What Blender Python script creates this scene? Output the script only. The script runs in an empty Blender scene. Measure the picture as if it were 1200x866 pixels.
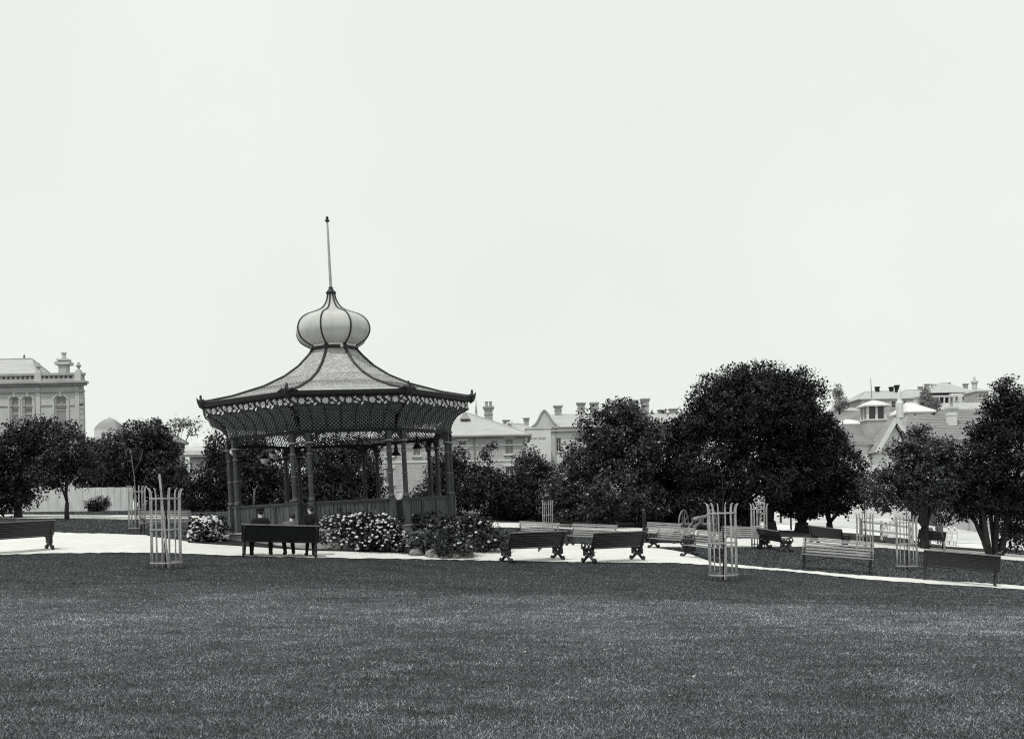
import bpy, bmesh, math, random
import numpy as np
from math import radians as R, sin, cos, pi, sqrt
from mathutils import Matrix, Vector

random.seed(7); rng = np.random.default_rng(7)
scn = bpy.context.scene
C = scn.collection

# ------------------------------------------------------------------ camera
F = 1120.0; CX = 600.0; VH = 590.5; ROLL = R(1.0); CAMZ = 1.65   # a rising-front plate camera, slightly rolled
cam = bpy.data.cameras.new('camera')
cam.sensor_fit = 'HORIZONTAL'; cam.sensor_width = 36; cam.lens = 36 * F / 1200
cam.shift_y = (VH - 433) / 1200; cam.clip_start = 0.1; cam.clip_end = 5000
co = bpy.data.objects.new('camera', cam); C.objects.link(co)
co.matrix_world = Matrix.Translation((0, 0, CAMZ)) @ Matrix.Rotation(R(90), 4, 'X') @ Matrix.Rotation(-ROLL, 4, 'Z')
scn.camera = co

# ------------------------------------------------------------------ sky and sun
SUN_EL = R(60); SUN_AZ = R(-140)      # azimuth from +Y, clockwise: behind the camera's left shoulder
w = bpy.data.worlds.new('World'); scn.world = w; w.use_nodes = True
nt = w.node_tree; nt.nodes.clear()
out = nt.nodes.new('ShaderNodeOutputWorld'); bg = nt.nodes.new('ShaderNodeBackground')
sky = nt.nodes.new('ShaderNodeTexSky'); sky.sky_type = 'NISHITA'; sky.sun_disc = False
sky.sun_elevation = SUN_EL; sky.sun_rotation = SUN_AZ; sky.dust_density = 3.0
bw = nt.nodes.new('ShaderNodeRGBToBW'); mx = nt.nodes.new('ShaderNodeMix'); mx.data_type = 'RGBA'
mx.inputs[0].default_value = 0.9                       # a white hazy sky, as a plate sensitive only to blue records it
mx.inputs[7].default_value = (9.05, 9.5, 8.95, 1)
nt.links.new(sky.outputs[0], bw.inputs[0]); nt.links.new(bw.outputs[0], mx.inputs[6])
tcw = nt.nodes.new('ShaderNodeTexCoord'); nzw = nt.nodes.new('ShaderNodeTexNoise'); nzw.inputs['Scale'].default_value = 2.2; nzw.inputs['Detail'].default_value = 4
mrw = nt.nodes.new('ShaderNodeMapRange'); mrw.inputs[1].default_value = .3; mrw.inputs[2].default_value = .7; mrw.inputs[3].default_value = .965; mrw.inputs[4].default_value = 1.03   # faint thin cloud
vmw = nt.nodes.new('ShaderNodeVectorMath'); vmw.operation = 'SCALE'; nt.links.new(tcw.outputs['Generated'], nzw.inputs['Vector']); nt.links.new(nzw.outputs[0], mrw.inputs[0])
nt.links.new(mx.outputs[2], vmw.inputs[0]); nt.links.new(mrw.outputs[0], vmw.inputs['Scale']); nt.links.new(vmw.outputs[0], bg.inputs[0]); bg.inputs[1].default_value = 0.1
nt.links.new(bg.outputs[0], out.inputs[0])
sl = bpy.data.lights.new('sun', 'SUN'); sl.energy = 2.2; sl.angle = R(3); sl.color = (1, 0.99, 0.97)
so = bpy.data.objects.new('sun', sl); C.objects.link(so)
sd = Vector((sin(SUN_AZ) * cos(SUN_EL), cos(SUN_AZ) * cos(SUN_EL), sin(SUN_EL)))
so.rotation_euler = sd.to_track_quat('Z', 'Y').to_euler()
scn.view_settings.view_transform = 'Standard'; scn.view_settings.look = 'None'
scn.view_settings.exposure = 0; scn.view_settings.gamma = 1
scn.cycles.use_denoising = False; scn.cycles.filter_width = 1.15; scn.cycles.max_bounces = 5; scn.cycles.diffuse_bounces = 3; scn.cycles.transparent_max_bounces = 4

# ------------------------------------------------------------------ picture -> place helpers
ca, sa = cos(ROLL), sin(ROLL)
def at(u, v, d):
    xc = (u - CX) * d / F; yc = (VH - v) * d / F
    return Vector((xc * ca + yc * sa, d, -xc * sa + yc * ca + CAMZ))
def vh(u): return VH - math.tan(ROLL) * (u - CX)

CTRL = [(u, v, d) for u, v, d in [
    (195, 665, 25), (35, 649, 29.5), (328, 653, 28.7), (625, 658, 31), (720, 658, 31), (848, 679, 26), (980, 668, 31),
    (1124, 685, 28.7), (1063, 667, 37), (890, 640, 46), (1170, 650, 52), (940, 624, 57), (642, 617, 57), (755, 622, 53),
    (590, 641, 34), (222, 636, 31.5), (400, 631, 35), (100, 604, 55), (30, 624.5, 38), (160, 625, 40), (100, 599, 68), (480, 603, 58),
    (590, 612, 58), (1110, 639, 66), (1000, 612, 82), (940, 612, 82), (786, 644, 42), (692, 640, 43), (629, 637, 45), (774, 636, 47), (830, 656, 34), (870, 638, 47)]]
pts = [at(*c) for c in CTRL]
pts += [Vector(p) for p in [(0, 0, 0), (-5, 5, .05), (5, 5, -.1), (-22, 6, .25), (22, 6, -.6), (0, 12, -.12), (-8, 12, 0.02), (9, 13, -.35), (0, -15, 0), (-30, -10, .2), (30, -10, -.5),
        (-60, 30, 1.0), (60, 30, -2.6), (-70, 70, 2.0), (75, 70, -2.2), (-60, 110, 1.5), (0, 110, .7), (70, 110, 1.5)]]
P = np.array([(p.x, p.y) for p in pts]); Z = np.array([p.z for p in pts])
def _phi(r2): return np.where(r2 > 1e-9, 0.5 * r2 * np.log(np.maximum(r2, 1e-9)), 0)
NCT = len(P); K = _phi(((P[:, None] - P[None]) ** 2).sum(-1)) + np.eye(NCT) * .4
A = np.zeros((NCT + 3, NCT + 3)); A[:NCT, :NCT] = K; A[:NCT, NCT] = 1; A[:NCT, NCT + 1:] = P; A[NCT, :NCT] = 1; A[NCT + 1:, :NCT] = P.T
W = np.linalg.solve(A, np.concatenate([Z, [0, 0, 0]]))
def _ss(a, b, x):
    t = np.clip((x - a) / (b - a), 0, 1); return t * t * (3 - 2 * t)
def Hn(x, y):
    x = np.asarray(x, float); y = np.asarray(y, float); sh = x.shape
    xx = np.clip(x.ravel(), -75, 80); yy = np.clip(y.ravel(), -18, 112)
    q = np.stack([xx, yy], 1); zt = np.empty(len(q))
    for i in range(0, len(q), 20000):
        s = q[i:i + 20000]
        zt[i:i + 20000] = _phi(((s[:, None] - P[None]) ** 2).sum(-1)) @ W[:NCT] + W[NCT] + s @ W[NCT + 1:]
    zt = zt.reshape(sh)
    far = 0.6 + 23 * _ss(95, 250, y) * _ss(0.22, 0.36, x / np.maximum(y, 1)) 
    k = _ss(85, 115, y)
    return zt * (1 - k) + far * k
def H(x, y): return float(Hn(np.array([x]), np.array([y]))[0])
DS = np.concatenate([np.arange(4, 70, .15), np.arange(70, 240, .5)])
def gpt(u, v):
    """first point of the ground seen at pixel (u, v)"""
    x1 = at(u, v, 1.0); dx, dz = x1.x, x1.z - CAMZ
    zz = CAMZ + dz * DS; h = Hn(dx * DS, DS); b = np.nonzero(zz <= h)[0]
    i = b[0] if len(b) else len(DS) - 1
    if i > 0 and len(b):
        a0 = zz[i - 1] - h[i - 1]; a1 = zz[i] - h[i]; t = a0 / (a0 - a1 + 1e-9); d = DS[i - 1] + t * (DS[i] - DS[i - 1])
    else: d = DS[i]
    return Vector((dx * d, d, H(dx * d, d)))
def stand(u, d):
    """ground point in picture column u at depth d"""
    x = (u - CX) * d / F
    for _ in range(4):
        z = H(x, d) - CAMZ; x = ((u - CX) * d / F + z * sa) / ca
    return Vector((x, d, H(x, d)))

# ------------------------------------------------------------------ materials
MATS = {}
def mat(name, val, rough=.8, var=0.0, scale=4.0, bump=0.0, bscale=40.0, spec=.3, metal=0.0, tint=(1, 1, 1), island=0.0, fine=0.0, stretch=None, band=False):
    if name in MATS: return MATS[name]
    m = bpy.data.materials.new(name); m.use_nodes = True; t = m.node_tree; N = t.nodes; L = t.links
    b = N['Principled BSDF']; b.inputs['Roughness'].default_value = rough; b.inputs['Metallic'].default_value = metal
    b.inputs['Specular IOR Level'].default_value = spec
    col = [val * c for c in tint] + [1]
    geo = N.new('ShaderNodeNewGeometry')
    vec = geo.outputs['Position']
    if stretch:
        mp = N.new('ShaderNodeMapping'); mp.inputs['Scale'].default_value = stretch; L.new(vec, mp.inputs['Vector']); vec = mp.outputs[0]
    if var or island or fine:
        nz = N.new('ShaderNodeTexNoise'); nz.inputs['Scale'].default_value = scale; nz.inputs['Detail'].default_value = 5; nz.inputs['Roughness'].default_value = .65
        L.new(vec, nz.inputs['Vector'])
        mr = N.new('ShaderNodeMapRange'); mr.inputs[1].default_value = .3; mr.inputs[2].default_value = .7
        mr.inputs[3].default_value = 1 - var; mr.inputs[4].default_value = 1 + var; L.new(nz.outputs[0], mr.inputs[0])
        f = mr.outputs[0]
        if band:
            sx = N.new('ShaderNodeSeparateXYZ'); L.new(geo.outputs['Position'], sx.inputs[0]); n4 = N.new('ShaderNodeTexNoise'); n4.inputs['Scale'].default_value = .22; n4.inputs['Detail'].default_value = 4; L.new(geo.outputs['Position'], n4.inputs['Vector'])
            q1 = N.new('ShaderNodeMath'); q1.operation = 'MULTIPLY_ADD'; q1.inputs[1].default_value = 14; q1.inputs[2].default_value = -7; L.new(n4.outputs[0], q1.inputs[0])
            q2 = N.new('ShaderNodeMath'); L.new(sx.outputs[1], q2.inputs[0]); L.new(q1.outputs[0], q2.inputs[1])
            rp = N.new('ShaderNodeValToRGB'); el = rp.color_ramp.elements; el[0].position = .2; el[0].color = (.95,) * 3 + (1,); el[1].position = .9; el[1].color = (.62,) * 3 + (1,)
            for ps, vl in ((.30, 1.05), (.36, 1.25), (.42, 1.5), (.50, 1.3), (.58, .72)): e_ = el.new(ps); e_.color = (vl, vl, vl, 1)
            q3 = N.new('ShaderNodeMapRange'); q3.inputs[1].default_value = 3; q3.inputs[2].default_value = 33; L.new(q2.outputs[0], q3.inputs[0]); L.new(q3.outputs[0], rp.inputs[0])
            mu = N.new('ShaderNodeMath'); mu.operation = 'MULTIPLY'; L.new(f, mu.inputs[0]); L.new(rp.outputs[0], mu.inputs[1]); f = mu.outputs[0]
        if fine:
            n2 = N.new('ShaderNodeTexNoise'); n2.inputs['Scale'].default_value = bscale; n2.inputs['Detail'].default_value = 3; L.new(vec, n2.inputs['Vector'])
            m2 = N.new('ShaderNodeMapRange'); m2.inputs[1].default_value = .3; m2.inputs[2].default_value = .7; m2.inputs[3].default_value = 1 - fine; m2.inputs[4].default_value = 1 + fine
            L.new(n2.outputs[0], m2.inputs[0]); mu = N.new('ShaderNodeMath'); mu.operation = 'MULTIPLY'; L.new(f, mu.inputs[0]); L.new(m2.outputs[0], mu.inputs[1]); f = mu.outputs[0]
        if island:
            m3 = N.new('ShaderNodeMapRange'); m3.inputs[3].default_value = 1 - island; m3.inputs[4].default_value = 1 + island
            L.new(geo.outputs['Random Per Island'], m3.inputs[0]); mu = N.new('ShaderNodeMath'); mu.operation = 'MULTIPLY'; L.new(f, mu.inputs[0]); L.new(m3.outputs[0], mu.inputs[1]); f = mu.outputs[0]
        vm = N.new('ShaderNodeVectorMath'); vm.operation = 'SCALE'; vm.inputs[0].default_value = col[:3]; L.new(f, vm.inputs['Scale']); L.new(vm.outputs[0], b.inputs['Base Color'])
    else: b.inputs['Base Color'].default_value = col
    if bump:
        nb = N.new('ShaderNodeTexNoise'); nb.inputs['Scale'].default_value = bscale; nb.inputs['Detail'].default_value = 4; L.new(vec, nb.inputs['Vector'])
        bp = N.new('ShaderNodeBump'); bp.inputs['Strength'].default_value = bump; bp.inputs['Distance'].default_value = .05; L.new(nb.outputs[0], bp.inputs['Height']); L.new(bp.outputs[0], b.inputs['Normal'])
    MATS[name] = m; return m
COOL = (.94, 1, 1.05)
M_grass = mat('lawn grass', .058, .9, .3, 1.1, .6, 60, .1, tint=COOL, fine=.4, stretch=(.45, 1, 1), band=True)
M_blade = mat('grass blades', .175, .7, .35, .9, 0, 3, .2, tint=COOL, island=.8, fine=.5, stretch=(.6, 1, 1), band=True)
M_path = mat('shell path', .66, .95, .10, 1.3, .3, 45, .1, tint=(1, 1, .96), fine=.12)
M_road = mat('pale road', .66, .95, .12, .3, .1, 20, .1)
M_bank = mat('worn bank', .52, .95, .25, .3, .2, 14, .1, fine=.15)
M_soil = mat('bed soil', .030, .95, .4, 1.5, .5, 20, .1)
M_iron = mat('black iron', .022, .45, .3, 6, 0, 40, .4, tint=COOL)
M_slatd = mat('dark bench slats', .016, .5, .35, 8, .05, 90, .4, tint=COOL, fine=.2)
M_slatl = mat('pale bench slats', .26, .6, .3, 6, .08, 90, .35, fine=.2)  # pale slats on benches facing the camera, dark slats on those turned away
M_white = mat('white paint', .62, .7, .15, 3, .05, 60, .3)
M_picket = mat('white picket paint', .40, .7, .35, 5, .05, 60, .3)
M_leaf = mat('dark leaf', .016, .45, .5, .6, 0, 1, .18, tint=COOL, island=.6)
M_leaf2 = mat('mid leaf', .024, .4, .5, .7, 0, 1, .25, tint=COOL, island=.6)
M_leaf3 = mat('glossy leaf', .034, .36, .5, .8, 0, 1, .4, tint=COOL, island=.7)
M_leaff = mat('hazed far leaf', .20, .7, .3, .4, 0, 1, .2, island=.4)  # distance haze worked into the leaf colour of the far trees
M_grey = mat('grey green leaf', .085, .7, .5, 2.0, 0, 1, .2, tint=COOL, island=.6)
M_bark = mat('bark', .032, .9, .4, 6, .6, 25, .15, stretch=(1, 1, .25))
M_barkl = mat('pale bark', .20, .9, .4, 8, .4, 25, .15, stretch=(1, 1, .3))
M_flower = mat('white petals', .66, .8, .1, 6, .1, 30, .2, island=.2)
M_rock = mat('grey rock', .20, .9, .5, 4, .9, 9, .15, fine=.4)
M_shin = mat('roof shingle', .42, .6, .14, .9, .05, 30, .4, tint=(1, 1, .98), island=.2)
M_dome = mat('dome sheet', .48, .30, .14, 2.2, .03, 5, .6, tint=(1, 1, .97), stretch=(1, 1, .35))
M_trim = mat('dark trim paint', .024, .5, .3, 5, .03, 50, .35, tint=COOL)
M_col = mat('column paint', .045, .5, .3, 5, .03, 50, .35, tint=COOL)
M_ring2 = mat('dull ring paint', .14, .5, .2, 9, .03, 50, .35)
M_ring = mat('ring paint', .40, .5, .2, 9, .03, 50, .35)
M_board = mat('rail board paint', .075, .6, .5, 7, .1, 60, .3, tint=COOL, stretch=(1, 1, .2))
M_latt = mat('lattice paint', .19, .6, .3, 5, 0, 50, .3, tint=COOL)
M_frz = mat('frieze relief paint', .72, .7, .2, 9, .1, 60, .3)
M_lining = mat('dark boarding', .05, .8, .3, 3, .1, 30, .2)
M_step = mat('step stone', .42, .9, .2, 3, .2, 30, .2)
M_fence = mat('whitewashed fence', .72, .85, .18, 2.5, .15, 40, .2, island=.16, stretch=(1, 1, .3))
M_fence2 = mat('grey paling', .38, .85, .25, 2.5, .15, 40, .2, island=.2)
M_stucco = mat('stucco', .50, .9, .14, .8, .1, 12, .2, stretch=(1, 1, .5))
M_stuccow = mat('white render', .66, .9, .10, .8, .1, 12, .2, stretch=(1, 1, .5))
M_stone = mat('grey stone', .38, .9, .18, .8, .1, 12, .2)  # mid-grey stone for cornices, copings and the duller walls
M_slate = mat('pale slate', .41, .6, .12, .7, .15, 7, .4, stretch=(1, 1, 4))
M_slated = mat('grey shingle', .30, .7, .2, .7, .3, 6, .3, stretch=(.6, .6, 5))
M_chim = mat('chimney brick', .33, .9, .25, 3, .2, 20, .2)
M_win = mat('window glass', .05, .15, .2, 2, 0, 1, .5)
M_blind = mat('window blind', .27, .8, .1, 2, 0, 1, .2)
M_skin = mat('skin', .5, .6, .1, 20, 0, 1, .3)
M_coat = mat('dark wool', .016, .9, .3, 20, .1, 80, .1)
M_coatg = mat('grey wool', .12, .9, .3, 20, .1, 80, .1)
M_linen = mat('white linen', .72, .9, .1, 20, .1, 40, .2)
M_straw = mat('straw hat', .5, .9, .1, 30, .1, 80, .1)
M_hair = mat('dark hair', .02, .7, .3, 30, .2, 80, .3)
M_gun = mat('gun carriage paint', .17, .6, .3, 8, .05, 50, .35)
M_brass = mat('old gunmetal', .24, .5, .3, 8, .05, 50, .4)
M_glass = mat('opal glass', .72, .2, .05, 8, 0, 1, .6)
M_mark = mat('painted lettering', .12, .9)
def brick_mat():
    m = bpy.data.materials.new('pale brickwork'); m.use_nodes = True; t = m.node_tree; N = t.nodes; L = t.links; b = N['Principled BSDF']
    tc = N.new('ShaderNodeTexCoord'); mp = N.new('ShaderNodeMapping'); mp.inputs['Rotation'].default_value = (R(90), 0, 0)
    br = N.new('ShaderNodeTexBrick'); br.inputs['Scale'].default_value = 1; br.inputs['Color1'].default_value = (.36, .36, .36, 1); br.inputs['Color2'].default_value = (.47, .47, .47, 1); br.inputs['Mortar'].default_value = (.55, .55, .55, 1)
    br.inputs['Brick Width'].default_value = .30; br.inputs['Row Height'].default_value = .13; br.inputs['Mortar Size'].default_value = .012
    L.new(tc.outputs['Object'], mp.inputs[0]); L.new(mp.outputs[0], br.inputs['Vector']); L.new(br.outputs['Color'], b.inputs['Base Color']); b.inputs['Roughness'].default_value = .9
    return m
M_brick = brick_mat()

# ------------------------------------------------------------------ mesh helpers
class MB:
    def __init__(s): s.v = []; s.f = []
    def add(s, vs, fs):
        o = len(s.v); s.v += [tuple(p) for p in vs]; s.f += [tuple(i + o for i in f) for f in fs]; return s
    def box(s, c, d, m=None):
        x, y, z = c; a, b, e = d[0] / 2, d[1] / 2, d[2] / 2
        vs = [Vector((x + i * a, y + j * b, z + k * e)) for k in (-1, 1) for j in (-1, 1) for i in (-1, 1)]
        if m: vs = [m @ p for p in vs]
        return s.add(vs, [(0, 2, 3, 1), (4, 5, 7, 6), (0, 1, 5, 4), (2, 6, 7, 3), (0, 4, 6, 2), (1, 3, 7, 5)])
    def bar(s, a, b, wx, wy, up=(0, 0, 1)):
        a, b = Vector(a), Vector(b); t = (b - a).normalized(); up = Vector(up)
        if abs(t.dot(up)) > .97: up = Vector((1, 0, 0))
        x = t.cross(up).normalized(); y = x.cross(t)
        vs = [p + x * i * wx / 2 + y * j * wy / 2 for p in (a, b) for i, j in ((-1, -1), (1, -1), (1, 1), (-1, 1))]
        return s.add(vs, [(3, 2, 1, 0), (4, 5, 6, 7), (0, 1, 5, 4), (1, 2, 6, 5), (2, 3, 7, 6), (3, 0, 4, 7)])
    def tube(s, path, r, n=6, closed=False):
        path = [Vector(p) for p in path]; m = len(path); rr = r if isinstance(r, (list, tuple)) else [r] * m
        vs = []; px = None
        for i, p in enumerate(path):
            if closed: t = path[(i + 1) % m] - path[i - 1]
            else: t = path[min(i + 1, m - 1)] - path[max(i - 1, 0)]
            t.normalize()
            if px is None: px = t.orthogonal().normalized()
            x = (px - t * px.dot(t)); x = x.normalized() if x.length > 1e-6 else t.orthogonal().normalized(); px = x; y = t.cross(x)
            vs += [p + (x * cos(2 * pi * k / n) + y * sin(2 * pi * k / n)) * rr[i] for k in range(n)]
        fs = []
        for i in range(m if closed else m - 1):
            j = (i + 1) % m
            fs += [(i * n + k, i * n + (k + 1) % n, j * n + (k + 1) % n, j * n + k) for k in range(n)]
        if not closed: fs += [tuple(range(n - 1, -1, -1)), tuple((m - 1) * n + k for k in range(n))]
        return s.add(vs, fs)
    def lathe(s, prof, n=12, c=(0, 0, 0), ph=0.0, ring=False):
        """prof: (r, z) from bottom to top"""
        vs = []; 
        for r, z in prof: vs += [(c[0] + r * sin(ph + 2 * pi * k / n), c[1] - r * cos(ph + 2 * pi * k / n), c[2] + z) for k in range(n)]
        m = len(prof); fs = [(i * n + k, i * n + (k + 1) % n, (i + 1) * n + (k + 1) % n, (i + 1) * n + k) for i in range(m - 1) for k in range(n)]
        if ring: fs += [((m - 1) * n + k, (m - 1) * n + (k + 1) % n, (k + 1) % n, k) for k in range(n)]
        else: fs += [tuple(range(n - 1, -1, -1)), tuple((m - 1) * n + k for k in range(n))]
        return s.add(vs, fs)
    def prism(s, poly, y0, y1):
        """poly: (x, z) counter-clockwise seen from -Y; extruded along y"""
        n = len(poly); vs = [(x, y0, z) for x, z in poly] + [(x, y1, z) for x, z in poly]
        return s.add(vs, [tuple(range(n)), tuple(range(2 * n - 1, n - 1, -1))] + [(i, i + n, (i + 1) % n + n, (i + 1) % n) for i in range(n)])
    def blob(s, c, r, k=2, noise=.15):
        bm = bmesh.new(); bmesh.ops.create_icosphere(bm, subdivisions=k, radius=1)
        bm.verts.index_update(); vs = []
        ph = [random.uniform(0, 6) for _ in range(3)]
        for q in bm.verts:
            p = q.co; f = 1 + noise * (sin(3 * p.x + ph[0]) + sin(4 * p.y + ph[1]) + sin(5 * p.z + ph[2])) / 1.5
            vs.append((c[0] + p.x * r[0] * f, c[1] + p.y * r[1] * f, c[2] + p.z * r[2] * f))
        fs = [tuple(q.index for q in f.verts) for f in bm.faces]; bm.free(); return s.add(vs, fs)
    def mesh(s, name, m, smooth=False):
        me = bpy.data.meshes.new(name); me.from_pydata(s.v, [], s.f); me.materials.append(m)
        if smooth: me.polygons.foreach_set('use_smooth', [True] * len(me.polygons))
        me.update(); return me
    def build(s, name, m, parent=None, smooth=False, mw=None):
        o = bpy.data.objects.new(name, s.mesh(name, m, smooth)); C.objects.link(o); o.parent = parent
        if mw is not None: o.matrix_basis = mw
        return o
def np_obj(name, V, Fc, m, parent=None):
    me = bpy.data.meshes.new(name); V = np.ascontiguousarray(V, np.float32); Fc = np.ascontiguousarray(Fc, np.int32); k = Fc.shape[1]
    me.vertices.add(len(V)); me.vertices.foreach_set('co', V.ravel()); me.loops.add(Fc.size); me.loops.foreach_set('vertex_index', Fc.ravel())
    me.polygons.add(len(Fc)); me.polygons.foreach_set('loop_start', np.arange(0, Fc.size, k, dtype=np.int32)); me.update(calc_edges=True)
    me.materials.append(m); o = bpy.data.objects.new(name, me); C.objects.link(o); o.parent = parent; return o
def tag(o, label=None, cat=None, group=None, kind=None):
    if label: o['label'] = label
    if cat: o['category'] = cat
    if group: o['group'] = group
    if kind: o['kind'] = kind
    return o
def empty(name, loc, yaw=0.0, label=None, cat=None, group=None):
    o = bpy.data.objects.new(name, None); C.objects.link(o); o.location = loc; o.rotation_euler = (0, 0, yaw); o.empty_display_size = .2
    return tag(o, label, cat, group)
def copy_tree(o, parent=None):
    c = o.copy(); C.objects.link(c); c.parent = parent
    for ch in list(o.children): copy_tree(ch, c)
    return c
def share(o, name, parent, mw):
    c = bpy.data.objects.new(name, o.data); C.objects.link(c); c.parent = parent; c.matrix_basis = mw; return c

# ------------------------------------------------------------------ ground, paths, beds
xs = np.concatenate([-np.geomspace(900, 62, 16), np.arange(-60, 60.1, .75), np.geomspace(62, 900, 16)])
ys = np.concatenate([np.arange(-30, 0, 3), np.arange(0, 112, .75), np.geomspace(112.5, 2500, 34)])
GX, GY = np.meshgrid(xs, ys); GZ = Hn(GX, GY)
nx, ny = len(xs), len(ys); idx = np.arange(nx * ny).reshape(ny, nx)
quads = np.stack([idx[:-1, :-1], idx[:-1, 1:], idx[1:, 1:], idx[1:, :-1]], -1).reshape(-1, 4)
g = np_obj('ground', np.stack([GX, GY, GZ], -1).reshape(-1, 3), quads, M_grass); g['kind'] = 'structure'
g.data.polygons.foreach_set('use_smooth', [True] * len(g.data.polygons))

SHEETS = []
def resample(pl, n):
    us = [p[0] for p in pl]; vs_ = [p[1] for p in pl]
    u = np.linspace(us[0], us[-1], n); return list(zip(u, np.interp(u, us, vs_)))
def sheet(name, near, far, m, n=60, k=5, lift=.02, rough=0.0):
    """a sheet on the ground between its near and far edge"""
    SHEETS.append((near, far)); a = resample(near, n); b = resample(far, n); V = []
    for (u0, v0), (u1, v1) in zip(a, b):
        p0 = gpt(u0, v0 + random.uniform(-rough, rough)); p1 = gpt(u1, v1 + random.uniform(-rough, rough))
        for j in range(k + 1):
            t = j / k; x = p0.x * (1 - t) + p1.x * t; y = p0.y * (1 - t) + p1.y * t; V.append((x, y))
    V = np.array(V); z = Hn(V[:, 0], V[:, 1]) + lift
    ix = np.arange(n * (k + 1)).reshape(n, k + 1)
    q = np.stack([ix[:-1, :-1], ix[1:, :-1], ix[1:, 1:], ix[:-1, 1:]], -1).reshape(-1, 4)
    o = np_obj(name, np.column_stack([V, z]), q, m); o['kind'] = 'structure'; return o
EDGE = [(-220, 659), (-60, 653), (0, 650.5), (60, 649), (130, 648), (185, 648), (215, 649.5), (285, 652), (370, 654), (480, 655.3), (590, 657.5), (670, 659), (760, 659.6), (800, 660.5),
        (830, 662.5), (870, 666), (930, 670.5), (1020, 680), (1100, 685), (1186, 690.5), (1280, 697)]
sheet('path', EDGE, [(-220, 621), (-60, 622), (0, 623), (60, 624), (165, 627), (225, 636), (290, 640), (370, 645), (480, 647.5), (560, 646), (590, 641), (640, 637), (700, 638), (760, 641), (800, 647), (825, 655), (835, 659.5), (870, 663), (1020, 675.5), (1186, 686), (1280, 692)], M_path, 220, 8, .02, .45)
sheet('path', [(-220, 607), (-60, 607.5), (60, 608), (165, 609), (240, 609.5)], [(-220, 602.5), (-60, 603), (60, 603.4), (165, 604.2), (240, 605)], M_path, 40, 3, .025)
sheet('path', [(575, 618), (640, 619), (720, 622.5), (765, 624), (830, 628), (862, 641.5), (940, 640.8), (1000, 640.5), (1040, 642.5), (1100, 648.5), (1186, 656.5), (1280, 664)],
      [(575, 612.2), (640, 613), (720, 617.5), (765, 619), (830, 622), (862, 632), (915, 629.5), (960, 630.5), (1040, 636.5), (1100, 642.5), (1186, 649.5), (1280, 657)], M_path, 110, 5, .02, .1)
sheet('path', [(730, 641), (765, 641.5), (862, 641.4)], [(730, 637), (765, 636.8), (862, 636.5)], M_path, 30, 3, .03)
sheet('garden_bed', [(880, 631.5), (915, 629), (960, 630), (1040, 636), (1100, 642), (1186, 649), (1280, 656)], [(880, 623), (940, 623.5), (1000, 626), (1060, 632), (1110, 640.5), (1186, 646), (1280, 650)], M_soil, 60, 4, .035)
sheet('garden_bed', [(560, 611.5), (640, 612.4), (720, 616.8), (765, 618.4), (830, 621.6), (880, 630)], [(560, 606), (640, 607), (720, 610), (765, 612), (830, 614), (880, 621)], M_soil, 50, 4, .035)
sheet('garden_bed', [(220, 636.5), (290, 641), (370, 646), (480, 648.5), (560, 647), (592, 641)], [(225, 625), (290, 628), (370, 634), (480, 634), (560, 630), (590, 630)], M_soil, 40, 4, .04)
sheet('road', [(890, 621.5), (940, 622.5), (1000, 625), (1060, 631), (1100, 641), (1190, 645), (1280, 648)], [(890, 613), (940, 616), (1000, 619), (1060, 627), (1100, 636), (1190, 639), (1280, 642)], M_road, 60, 4, .03)
sheet('bank', [(890, 612.6), (940, 615.6), (1000, 618.6), (1060, 626.6), (1100, 635.6), (1190, 638.6), (1280, 641)], [(890, 598), (940, 600), (1000, 604), (1060, 610), (1100, 618), (1190, 622), (1280, 624)], M_bank, 60, 6, .025)

hx = np.linspace(.16, .62, 40); hy = np.linspace(128, 330, 40); HX = hx[None] * hy[:, None]; HY = np.repeat(hy[:, None], 40, 1); ix = np.arange(1600).reshape(40, 40)
hs = np_obj('hillside', np.stack([HX, HY, Hn(HX, HY) + .06], -1).reshape(-1, 3), np.stack([ix[:-1, :-1], ix[:-1, 1:], ix[1:, 1:], ix[1:, :-1]], -1).reshape(-1, 4), mat('hazed hill grass', .22, .95, .4, .12, .2, 3, .1, fine=.25)); hs['kind'] = 'structure'  # paler grass colour stands in for haze over the hill

def blades(name, n, d0, d1, spread, test, h0):
    d = d0 * (d1 / d0) ** rng.random(n); x = (rng.random(n) * 2 - 1) * spread * d
    xc = x; z = Hn(x, d)
    u = CX + F * (x * ca - (z - CAMZ) * sa) / d; v = VH - F * (x * sa + (z - CAMZ) * ca) / d
    ok = test(u, v); x, d, z = x[ok], d[ok], z[ok]; n = len(x)
    a = rng.random(n) * 2 * pi; hh = h0 * (.5 + rng.random(n) ** 2 * 1.2) * (1 + d / 60); wd = (.0035 + .00026 * d) * (0.7 + .6 * rng.random(n)); le = hh * (rng.random(n) * 2.2)
    b = rng.random(n) * 2 * pi
    V = np.empty((n, 3, 3)); ex, ey = np.cos(a) * wd, np.sin(a) * wd
    V[:, 0] = np.stack([x - ex, d - ey, z - .005], 1); V[:, 1] = np.stack([x + ex, d + ey, z - .005], 1); V[:, 2] = np.stack([x + np.cos(b) * le, d + np.sin(b) * le, z + hh], 1)
    o = np_obj(name, V.reshape(-1, 3), np.arange(3 * n).reshape(-1, 3), M_blade)
    return tag(o, 'mown lawn grass covering the wide foreground', 'grass', kind='stuff')
eu = [p[0] for p in EDGE]; ev = [p[1] for p in EDGE]
def free(u, v):
    ok = v < np.interp(u, eu, ev)
    for nr, fr_ in SHEETS:
        un, vn = zip(*nr); uf, vf = zip(*fr_)
        ok &= ~((u > un[0]) & (u < un[-1]) & (v < np.interp(u, un, vn) - .2) & (v > np.interp(u, uf, vf) - .3))
    return ok
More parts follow.
